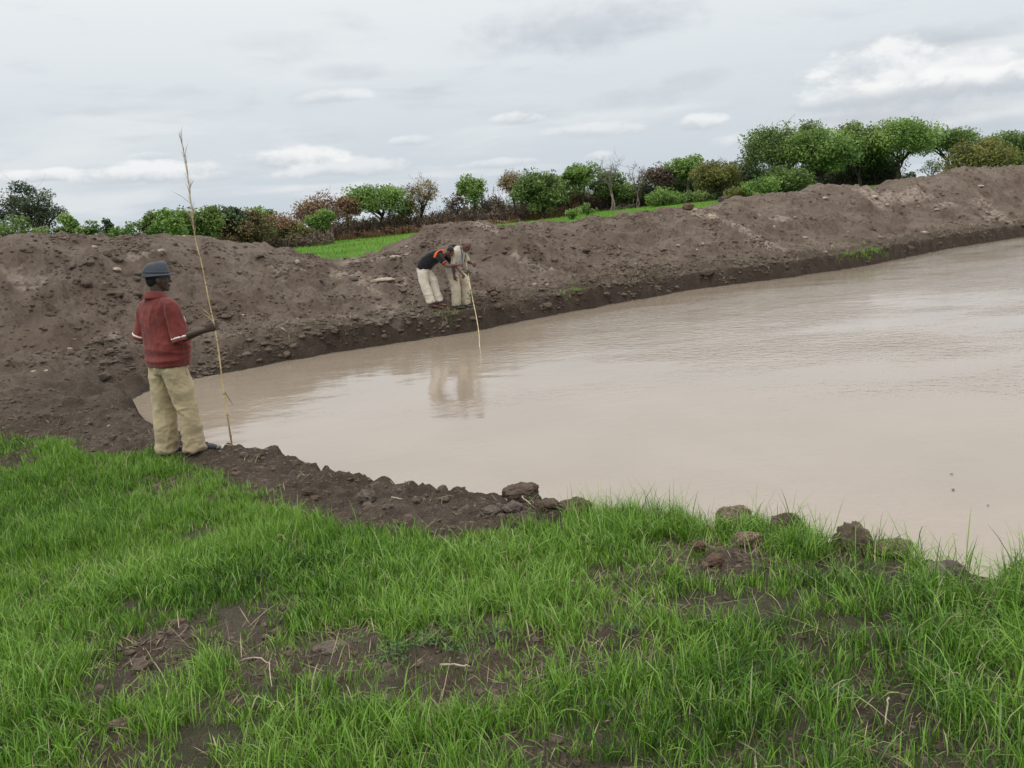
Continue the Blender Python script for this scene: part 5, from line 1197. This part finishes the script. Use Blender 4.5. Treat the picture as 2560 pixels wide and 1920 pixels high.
tw = MB(); a_ = at(1176, 722, lerp(ent[1], YT, .78)) - loc2; b_ = at(1167, 701, lerp(ent[1], YT, .9)) - loc2; tw.tube([a_, (a_ + b_) / 2 + .01, b_], [.008, .007, .005], 6); link('broken_end', tw.me('broken_end', M_CANE), rt2)
# flat grey tablet in the bending man's hand
tc_ = at(1176, 674, YT - .04); tb_ = empty('tablet', tc_); tb_.rotation_euler = (R(8), R(35), R(12))
def box(mb, c, h, bev=.0):
    v = np.array([(x, y, z) for x in (-1, 1) for y in (-1, 1) for z in (-1, 1)]) * np.asarray(h) + np.asarray(c)
    mb.add(v, None, [(0, 1, 3, 2), (4, 6, 7, 5), (0, 4, 5, 1), (2, 3, 7, 6), (0, 2, 6, 4), (1, 5, 7, 3)])
q = MB(); loft(q, [(-.095, 0, 0), (-.09, 0, 0), (.09, 0, 0), (.095, 0, 0)], [.060, .065, .065, .060], [.004, .006, .006, .004], X=(0, 1, 0), seg=20, sq=8); link('case', q.me('case', M_BUTTON, False), tb_)
q = MB(); box(q, (0, 0, .0068), (.082, .054, .0008)); link('screen', q.me('screen', M_SCREEN, False), tb_)
tag(tb_, 'thin grey tablet held by the man bending over the cane', 'tablet')
# dark bag on the back of the man in the vest
bg_ = empty('backpack', CW((.0, -.10, 1.28))); bg_.rotation_euler = (0, 0, R(-112))
q = MB(); loft(q, [(0, -.06, -.16), (0, -.08, -.10), (0, -.07, .02), (0, -.03, .12), (0, .0, .16)], [.11, .13, .13, .12, .08], [.045, .065, .07, .05, .03], seg=18, sq=3); V, N, T, Q = remeshed(q, .012, 2); V = fold(V, N, .008, 9, 77); link('bag_body', mesh('bag_body', V, [T, Q], M_BAG), bg_)
q = MB(); loft(q, [(-.06, -.145, -.08), (0, -.150, -.075), (.06, -.145, -.08)], .05, .012, X=(0, 0, 1), seg=10); link('front_pocket', q.me('front_pocket', M_BAG), bg_)
tag(bg_, 'small black backpack on the man in the grey vest', 'backpack')
# ------------------------------------------------------------------ clods, stones, sticks and weeds
def clod_material(name, a, b, straw=0.0, rough=.95):
    n = NT(name); p = n.pos(False); x = n.noise(p, 9, 5, .65); y = n.noise(p, 60, 4, .7)
    c = n.mix(n.ss(x, .35, .66), a, b); c = n.mix(n.math('MULTIPLY', n.ss(y, .52, .75), .6), c, tuple(v * .5 for v in a))
    if straw: c = n.mix(n.math('MULTIPLY', n.ss(n.noise(n.mapping(p, (1, 1, .3)), 50, 4, .6, 2), .54, .62), straw), c, (.34, .26, .16))
    return n.done(c, rough, n.bump(y, .9, .012, n.bump(x, .7, .04)), .15)
M_CLOD = clod_material('clod_earth', (.080, .058, .043), (.145, .110, .087)); M_CLODR = clod_material('clod_reddish', (.085, .050, .035), (.135, .088, .066)); M_CLODS = clod_material('clod_straw', (.105, .078, .058), (.175, .135, .10), .8)
M_STONE = clod_material('pale_stone', (.30, .235, .18), (.46, .385, .31)); M_CLODG = clod_material('clod_grey', (.085, .068, .056), (.15, .125, .105))
def lump(r, seed, sub=3, rough=.22, sharp=.10):
    v, f = ICO[sub]; rg = np.random.default_rng(seed); o = rg.uniform(0, 50, 3)
    d = 1 + rough * perlin3(v + o, 1.3, 1) + rough * .6 * perlin3(v + o, 3.1, 2) + sharp * 1.6 * (np.abs(perlin3(v + o, 5.5, 3)) - .3) + .09 * (np.abs(perlin3(v + o, 11, 4)) - .3)
    for _ in range(4):                                 # knock flat faces off it
        n = unit(rg.normal(0, 1, 3)); k = rg.uniform(.7, .95); q = (v * d[:, None]) @ n; d = np.where(q > k, d * (k + (q - k) * .25) / np.maximum(q, 1e-6), d)
    d = d + (.035 * perlin3(v + o, 19, 6) + .05 * perlin3(v + o, 9, 7) if sub > 2 else 0)
    return v * d[:, None] * np.asarray(r), f
def place_lump(name, label, cat, px, py, rpx, flat, mat, seed, group, sub=4, asp=1.0, sink=.3, up=0.0, rough=.22):
    P = hit(px, py + rpx * .35); dist = np.linalg.norm(P - CAM); r = rpx / FPX * dist
    V, f = lump((r * asp, r * .9, r * flat), seed, sub, rough)
    if up:                                             # seated on the broken edge, where the photo shows it against the water
        Y = np.linspace(2.5, 9, 700); d = ray(px, py); Q = CAM + d * Y[:, None]; hh = H(Q[:, 0], Q[:, 1]) + .40 * r * flat
        k = int(np.argmax((Q[:, 2] <= hh) | (pond_dist(Q[:, 0], Q[:, 1]) < .04))); q = Q[k]
        o = link(name, mesh(name, V @ rotz(seed * .7 if asp == 1 else 0).T, f, mat), None, (q[0], q[1], min(q[2], hh[k] + .30 * r * flat))); tag(o, label, cat, group); return o, r
    z = float(H(np.array([P[0]]), np.array([P[1]]))[0]); V = V @ rotz(seed * .7 if asp == 1 else 0).T
    o = link(name, mesh(name, V, f, mat), None, (P[0], P[1], z + r * flat * (1 - sink * 1.6) + up)); tag(o, label, cat, group); return o, r
NC = 'clods along the edge of the near bank'
near_clods = [
 (1835, 1300, 31, .85, M_CLODS, 'rounded straw flecked clod, highest of those at the water edge', 1.1),
 (1871, 1350, 38, .80, M_CLODS, 'straw covered clod just below and right of the highest clod', 1.15),
 (1965, 1316, 27, .95, M_CLOD, 'brown pointed clod between two grass tufts, third from the left at the edge', 1.0),
 (2132, 1352, 30, 1.0, M_CLOD, 'upright blocky dark clod with flat sides right of centre', .95),
 (2357, 1424, 46, .55, M_CLODG, 'wide low cracked grey clod at the far right in tall grass', 1.1),
 (1747, 1364, 21, .95, M_CLODR, 'small reddish upright clod left of the straw covered clod', .9),
 (1790, 1398, 26, .8, M_CLODR, 'crumbly reddish clod on the bare patch below the straw covered clod', 1.2),
 (1665, 1316, 14, .8, M_CLOD, 'tiny dark clod half hidden in grass at the water edge', 1.1),
 (2233, 1366, 27, .5, M_CLODS, 'flat straw topped clod beneath a grass tuft right of the blocky clod', 1.3),
 (2036, 1356, 22, .6, M_CLOD, 'low dark clod between the pointed and the blocky clod', 1.4),
 (918, 1243, 26, .85, M_CLODG, 'grey brown clod alone in the middle of the muddy strip', 1.0),
 (1303, 1234, 40, .75, M_CLOD, 'largest crumbly lump jutting up at the muddy edge before the water', 1.2),
 (1280, 1272, 25, .75, M_CLODG, 'smooth grey clod in front of the largest crumbly lump', 1.15),
 (1225, 1278, 24, .6, M_CLODG, 'flattish clod left of the smooth grey clod at the grass line', 1.2),
 (1436, 1268, 32, .7, M_CLOD, 'straw strewn lump where the muddy strip ends in grass', 1.4),
 (1370, 1262, 22, .6, M_CLOD, 'low lump between the largest crumbly lump and the end of the strip', 1.4),
 (770, 1229, 14, .8, M_CLOD, 'small dark clod on the muddy strip nearest the man in red', 1.1),
 (828, 1612, 32, .42, M_CLODG, 'broad lump of bare earth in the middle of the foreground bare patch', 1.5),
 (338, 1640, 20, .7, M_CLODG, 'knobbly clod at the left end of the foreground bare patch', 1.2),
 (356, 1664, 21, .6, M_CLOD, 'clod touching the grass below the knobbly one at left', 1.3),
 (451, 1572, 16, .7, M_CLOD, 'small clod at the upper left of the foreground bare patch', 1.3),
 (307, 1815, 26, .35, M_CLODS, 'straw tufted earth lump in the grass at lower left', 1.2),
 (700, 1575, 17, .6, M_CLOD, 'dark clod above the broad lump of bare earth', 1.3),
]
for i, (px, py, r, fl, mt, lb, asp) in enumerate(near_clods):
    place_lump('clod', lb, 'clod', px, py + (4 if px > 1600 else 0), r * (.84 if px > 1600 else .9), fl, mt, 200 + i, NC, 4, asp, .3, .03 if i < 17 else 0)
BS = 'stones and clods on the earth heap'
heap = [
 (1720, 521, 17, .75, M_CLODR, 'dark brown boulder of earth on the crest beside the meadow', 1.1, 'clod'),
 (1738, 531, 8, .9, M_STONE, 'small pale stone touching the dark boulder on the crest', 1, 'stone'),
 (1779, 540, 14, .8, M_STONE, 'large pale rounded stone at the top of the pale streak', 1.2, 'stone'),
 (237, 626, 8, .8, M_STONE, 'pale stone high on the heap above and left of the grey hat', 1.1, 'stone'),
 (402, 627, 12, .5, M_STONE, 'flat pale stone on the heap directly above the grey hat', 1.2, 'stone'),
 (295, 689, 11, .6, M_STONE, 'tan stone on the heap level with the grey hat, left of it', 1.2, 'stone'),
 (449, 646, 7, .6, M_STONE, 'little white stone on the heap right beside the tall cane', 1, 'stone'),
 (744, 655, 9, .8, M_STONE, 'pointed pale stone below the crest left of the meadow view', 1, 'stone'),
 (268, 653, 15, .8, M_CLOD, 'dark clod high on the heap left of the flat pale stone', 1.1, 'clod'),
 (298, 663, 13, .7, M_CLODG, 'greyish clod just right of the high dark clod', 1.2, 'clod'),
 (222, 737, 14, .8, M_CLOD, 'dark clod on the slope left of the shoulder of the man in red', 1.1, 'clod'),
 (305, 868, 16, .6, M_CLODG, 'grey lump low on the slope left of the red shirt hem', 1.3, 'clod'),
 (257, 926, 17, .7, M_CLODG, 'rounded lump at the foot of the heap left of the khaki trousers', 1.2, 'clod'),
 (117, 931, 7, .6, M_STONE, 'small pale stone at the foot of the heap, right one of two', 1.2, 'stone'),
 (85, 933, 8, .5, M_STONE, 'small pale stone at the foot of the heap, left one of two', 1.3, 'stone'),
 (271, 1058, 5, .8, M_STONE, 'pinkish pebble on the dark mud left of the khaki trousers', 1, 'stone'),
 (973, 637, 15, .8, M_CLOD, 'dark angular clod on the low crest in front of the meadow', 1.2, 'clod'),
 (992, 672, 13, .5, M_STONE, 'flat pale slab on the slope left of the black shirt', 1.5, 'stone'),
 (870, 690, 20, .6, M_CLODG, 'tan lump of subsoil at the left end of the pale band', 1.4, 'clod'),
 (960, 703, 22, .35, M_STONE, 'long pale slab of subsoil left of the cream trousers', 1.7, 'stone'),
 (1210, 579, 4, .8, M_STONE, 'tiny white stone just under the mound crest behind the men', 1, 'stone'),
 (1459, 624, 16, .7, M_CLOD, 'broad dark clod on the slope right of the bald man', 1.3, 'clod'),
 (1546, 613, 6, .6, M_STONE, 'small pale stone up the slope from the broad dark clod', 1.2, 'stone'),
 (1696, 621, 6, .6, M_STONE, 'small pale stone below the dark boulder on the crest', 1.3, 'stone'),
 (1756, 601, 5, .8, M_STONE, 'tiny pale stone left of the long pale streak', 1, 'stone'),
 (1933, 571, 10, .5, M_STONE, 'flat tan stone right of the long pale streak', 1.3, 'stone'),
 (1988, 562, 5, .6, M_STONE, 'small tan stone to the upper right of the flat tan one', 1, 'stone'),
 (2011, 592, 8, .5, M_STONE, 'tan stone in mid slope below the peaked mound', 1.3, 'stone'),
 (2063, 627, 6, .6, M_STONE, 'small stone low on the slope above the green tuft', 1.1, 'stone'),
 (2062, 499, 8, .5, M_STONE, 'pale flat stone just below the peaked mound', 1.4, 'stone'),
 (2219, 513, 6, .7, M_STONE, 'pale stone below the pink broken patch near the crest', 1, 'stone'),
 (2186, 486, 10, .5, M_STONE, 'pinkish block at the left of the broken patch near the crest', 1.3, 'stone'),
 (2310, 580, 9, .5, M_STONE, 'whitish flat stone low on the right part of the heap', 1.3, 'stone'),
 (2342, 541, 6, .5, M_STONE, 'small whitish stone up and right of the whitish flat one', 1.2, 'stone'),
 (2449, 467, 8, .5, M_STONE, 'whitish stone high near the right edge of the photo', 1.4, 'stone'),
 (1370, 775, 13, .7, M_CLOD, 'dark clod on the far shore step right of the cane', 1.2, 'clod'),
 (1770, 690, 17, .7, M_CLOD, 'bulky dark clod on the far shore step before the green tuft', 1.2, 'clod'),
]
for i, (px, py, r, fl, mt, lb, asp, nm) in enumerate(heap):
    place_lump(nm, lb, nm, px, py, r * .78, fl, mt, 300 + i, BS, 3, asp, .32)
def strew(name, label, xs, ys, zs, rs, flats, mat, seed, subs):
    """many small crumbs as one mesh"""
    rg = np.random.default_rng(seed); lib = {s: [lump((1, 1, 1), 900 + k + s * 20, s, .45, .12) for k in range(8)] for s in set(subs)}; 
    V, F = [], []; o = 0; subs = np.asarray(subs)
    for s in set(subs.tolist()):
        for k in range(8):
            sel = np.where((subs == s) & (rg.integers(0, 8, len(xs)) == k))[0] if False else np.where(subs == s)[0][k::8]
            if not len(sel): continue
            v, f = lib[s][k]; a = rg.uniform(0, 6.28, len(sel)); c, sn = np.cos(a), np.sin(a); asp = rg.uniform(.8, 1.5, len(sel))
            X = (v[None, :, 0] * c[:, None] * asp[:, None] - v[None, :, 1] * sn[:, None]) * rs[sel][:, None]; Y = (v[None, :, 0] * sn[:, None] * asp[:, None] + v[None, :, 1] * c[:, None]) * rs[sel][:, None]; Z = v[None, :, 2] * (rs[sel] * flats[sel])[:, None]
            P = np.stack([X + xs[sel][:, None], Y + ys[sel][:, None], Z + zs[sel][:, None]], 2).reshape(-1, 3)
            V.append(P); F.append((f[None] + (np.arange(len(sel)) * len(v))[:, None, None]).reshape(-1, 3) + o); o += len(P)
    ob = link(name, mesh(name, np.concatenate(V), np.concatenate(F), mat, False)); tag(ob, label, name.replace('_', ' '), kind='stuff')
rg = np.random.default_rng(71)
n = 46000; t = rg.uniform(-9, 50, n) ; t = np.where(rg.random(n) < .55, rg.uniform(-7, 20, n), t); s = rg.uniform(.1, 6.7, n); x, y = xy(t, s + np.where(t > 0, shore_s(t), 0))
kk = rg.random(n) < .10 + .75 * sstep(-.15, .5, fbm(x, y, .9, 3, 131)); x, y = x[kk], y[kk]; n = len(x)
r = np.clip(rg.lognormal(math.log(.026), .50, n), .013, .11); z = H(x, y)
strew('crumbs', 'crumbled earth strewn over the slope of the heap', x, y, z + r * .1, r, rg.uniform(.5, .85, n), MAT_SOIL, 72, np.where(r > .065, 1, 0))
n = 11000; t = rg.uniform(-3, 48, n); t = np.where(rg.random(n) < .5, rg.uniform(-2, 18, n), t); s = rg.uniform(.0, 1.5, n) ** 1.1; x, y = xy(t, s + np.where(t > 0, shore_s(t), 0))
kk = (rg.random(n) < .35 + .65 * sstep(-.2, .4, fbm(x, y, 1.1, 2, 137))) & (pond_dist(x, y) > .03); x, y = x[kk], y[kk]; n = len(x)
r = np.clip(rg.lognormal(math.log(.024), .55, n), .012, .085)
strew('shore_clods', 'dark broken clods along the step of the far shore', x, y, H(x, y) + r * .05, r, rg.uniform(.35, .7, n), MAT_SOIL, 75, np.where(r > .05, 1, 0))
n = 700; t = rg.uniform(-9, 50, n); s = rg.uniform(.6, 6.7, n); x, y = xy(t, s + np.where(t > 0, shore_s(t), 0)); r = np.clip(rg.lognormal(math.log(.024), .45, n), .010, .06)
kk = rg.random(n) < .3 + .7 * pale_mask(x, y); x, y, r = x[kk], y[kk], r[kk]; n = len(x)
strew('small_stones', 'small pale stones scattered over the earth heap', x, y, H(x, y) + r * .2, r, rg.uniform(.4, .8, n), M_STONE, 73, np.where(r > .035, 1, 0))
n = 60000; x = rg.uniform(-9, 3.5, n); y = rg.uniform(1.6, 13.5, n); g = grass_mask(x, y); d = pond_dist(x, y); tq, sq = ts(x, y)
kk = (g < .82) & (d > .0) & (sq < -.1) & (rg.random(n) < .30 + .7 * sstep(-.2, .4, fbm(x, y, 1.6, 2, 133))) & (np.abs(x) < .66 * y + 1); x, y = x[kk], y[kk]; n = len(x)
r = np.clip(rg.lognormal(math.log(.010), .55, n), .004, np.where(y < 5.2, .020, .045))
strew('mud_crumbs', 'crumbs of dark earth on the near bank', x, y, hz(x, y) + r * .15, r, rg.uniform(.5, .9, n), M_CLOD, 74, np.where(r > .022, 1, 0))
print('crumbs', n)
M_STICK = simple('dry_stick', (.36, .30, .22), .8, .2, 40)
STK = 'dry sticks on the near bank'
for lb, pts, w in [
 ('pale bent stalk with a square kink on the foreground bare patch', [(599, 1665), (640, 1664), (674, 1671), (678, 1700), (680, 1738)], 4),
 ('short whitish stick lying in the thick grass at left', [(689, 1357), (703, 1355), (718, 1359)], 6),
 ('pale stick lying level across the bare patch right of centre', [(1105, 1677), (1140, 1681), (1175, 1687)], 6),
 ('thin forked twig pointing up in the grass below the bent stalk', [(634, 1796), (648, 1781), (660, 1770)], 4),
 ('short pale twig right of the forked twig', [(677, 1796), (697, 1794), (715, 1797)], 4),
 ('curved pale twig leaning over the muddy strip towards the water', [(1000, 1200), (1016, 1222), (1038, 1247)], 5),
 ('small straight twig on the mud below the curved one', [(980, 1249), (1007, 1254)], 4),
 ('dry stalk slanting down from the largest crumbly lump', [(1305, 1251), (1310, 1265), (1330, 1284)], 4),
 ('dry stalks end sticking out over the water at the strip end', [(1395, 1243), (1412, 1246), (1432, 1254)], 4),
 ('brown stick lying in dry grass at lower right', [(2350, 1718), (2390, 1727), (2430, 1735)], 5),
 ('short dry stick on bare soil at the bottom right', [(2222, 1780), (2218, 1800), (2212, 1812)], 5)]:
    W = []
    for k, (px, py) in enumerate(pts):
        p = hit(px, py); p[2] = float(hz(p[0], p[1])) + .02 + (.02 if 0 < k < len(pts) - 1 else 0); W.append(p)
    W = np.array(W); c = W.mean(0); r = w / FPX * np.linalg.norm(c - CAM) * .5; sb = MB(); P = spline(W - c, 10) + np.random.default_rng(len(lb)).normal(0, .002, (10, 3)); sb.tube(P, np.linspace(1, .6, 10) * r, 6)
    o = link('stick', sb.me('stick', M_STICK), None, c); tag(o, lb, 'stick', STK)
def weeds():
    rg = np.random.default_rng(81); P = []; T_ = []
    for px, py, wx, wy, n, tn in ((1060, 1530, 60, 22, 300, .5), (1130, 1565, 50, 20, 200, .45), (1110, 1622, 130, 16, 360, .4), (985, 1640, 40, 22, 220, .4), (1010, 1510, 16, 12, 60, .6), (1250, 1600, 20, 10, 60, .2), (2100, 1740, 50, 12, 90, .3), (1560, 1590, 40, 14, 90, .3), (2370, 1760, 40, 18, 110, .15), (1780, 1285, 18, 8, 40, .1), (1330, 1255, 12, 6, 30, .4)):
        for _ in range(n // 6):
            qx, qy = px + rg.normal(0, wx * .55), py + rg.normal(0, wy * .55); c = on_bank(qx, qy); c[2] = float(hz(c[0], c[1])) + rg.uniform(.012, .035)
            for _ in range(6): P.append(c + rg.normal(0, 1, 3) * np.array([.022, .022, .006])); T_.append(np.clip(tn + rg.normal(0, .15), 0, 1))
    P = np.array(P); V, Q = leaves(P, .0085, rg, 1.3); mt = leaf_material('weed_leaf', [(.06, .11, .05), (.08, .14, .045), (.14, .20, .08)], .6, .2)
    tag(link('weeds', mesh('weeds', V, Q, mt, False, attrs={'tint': np.repeat(np.array(T_), 4)})), 'creeping small leaved weeds on the bare soil', 'weeds', kind='stuff')
weeds()
# heap of cut branches on the meadow, and a dark stump
bp = at(1562, 533, 104); z0 = plain_z(bp[0], 104); root = empty('brush_pile', (bp[0], 104, z0)); rg = np.random.default_rng(91)
for k in range(60):
    q = MB(); c = np.array([rg.normal(0, .45), rg.normal(0, .3), rg.uniform(.05, .6) * (1 - abs(rg.normal(0, .3)))]); d = unit(np.array([rg.normal(0, 1), rg.normal(0, .6), rg.normal(0, .15)])) * rg.uniform(.4, .9); q.tube([c - d, c + rg.normal(0, .05, 3), c + d], [.045, .05, .03], 5); link('branch', q.me('branch', MAT_PALEBARK if k % 3 else MAT_BARK), root)
tag(root, 'low pile of cut branches on the meadow left of the slim leafless tree', 'brush pile')
bp = at(1810, 512, 86); z0 = plain_z(bp[0], 86); V, f = lump((.50, .45, .42), 95, 3, .4, .3); o = link('stump', mesh('stump', V, f, MAT_BARK), None, (bp[0], 86, z0 + .25)); tag(o, 'dark uprooted stump on the meadow behind the crest', 'stump')
for k, (px, py) in enumerate(((2379, 1186), (2383, 1224), (2470, 1264))):
    p = on_z(px, py, .004); rg = np.random.default_rng(k); V, Q = leaves(np.zeros((1, 3)), .022, rg, 6); o = link('floating_leaf', mesh('floating_leaf', V, Q, simple('wet_leaf', (.05, .035, .025), .6) if 'wet_leaf' not in bpy.data.materials else bpy.data.materials['wet_leaf'], False), None, p + np.array([0, 0, .004]))
    tag(o, ('topmost', 'middle', 'lowest')[k] + ' of three dark leaf bits floating on the pond at right', 'leaf', 'leaf bits floating on the pond')
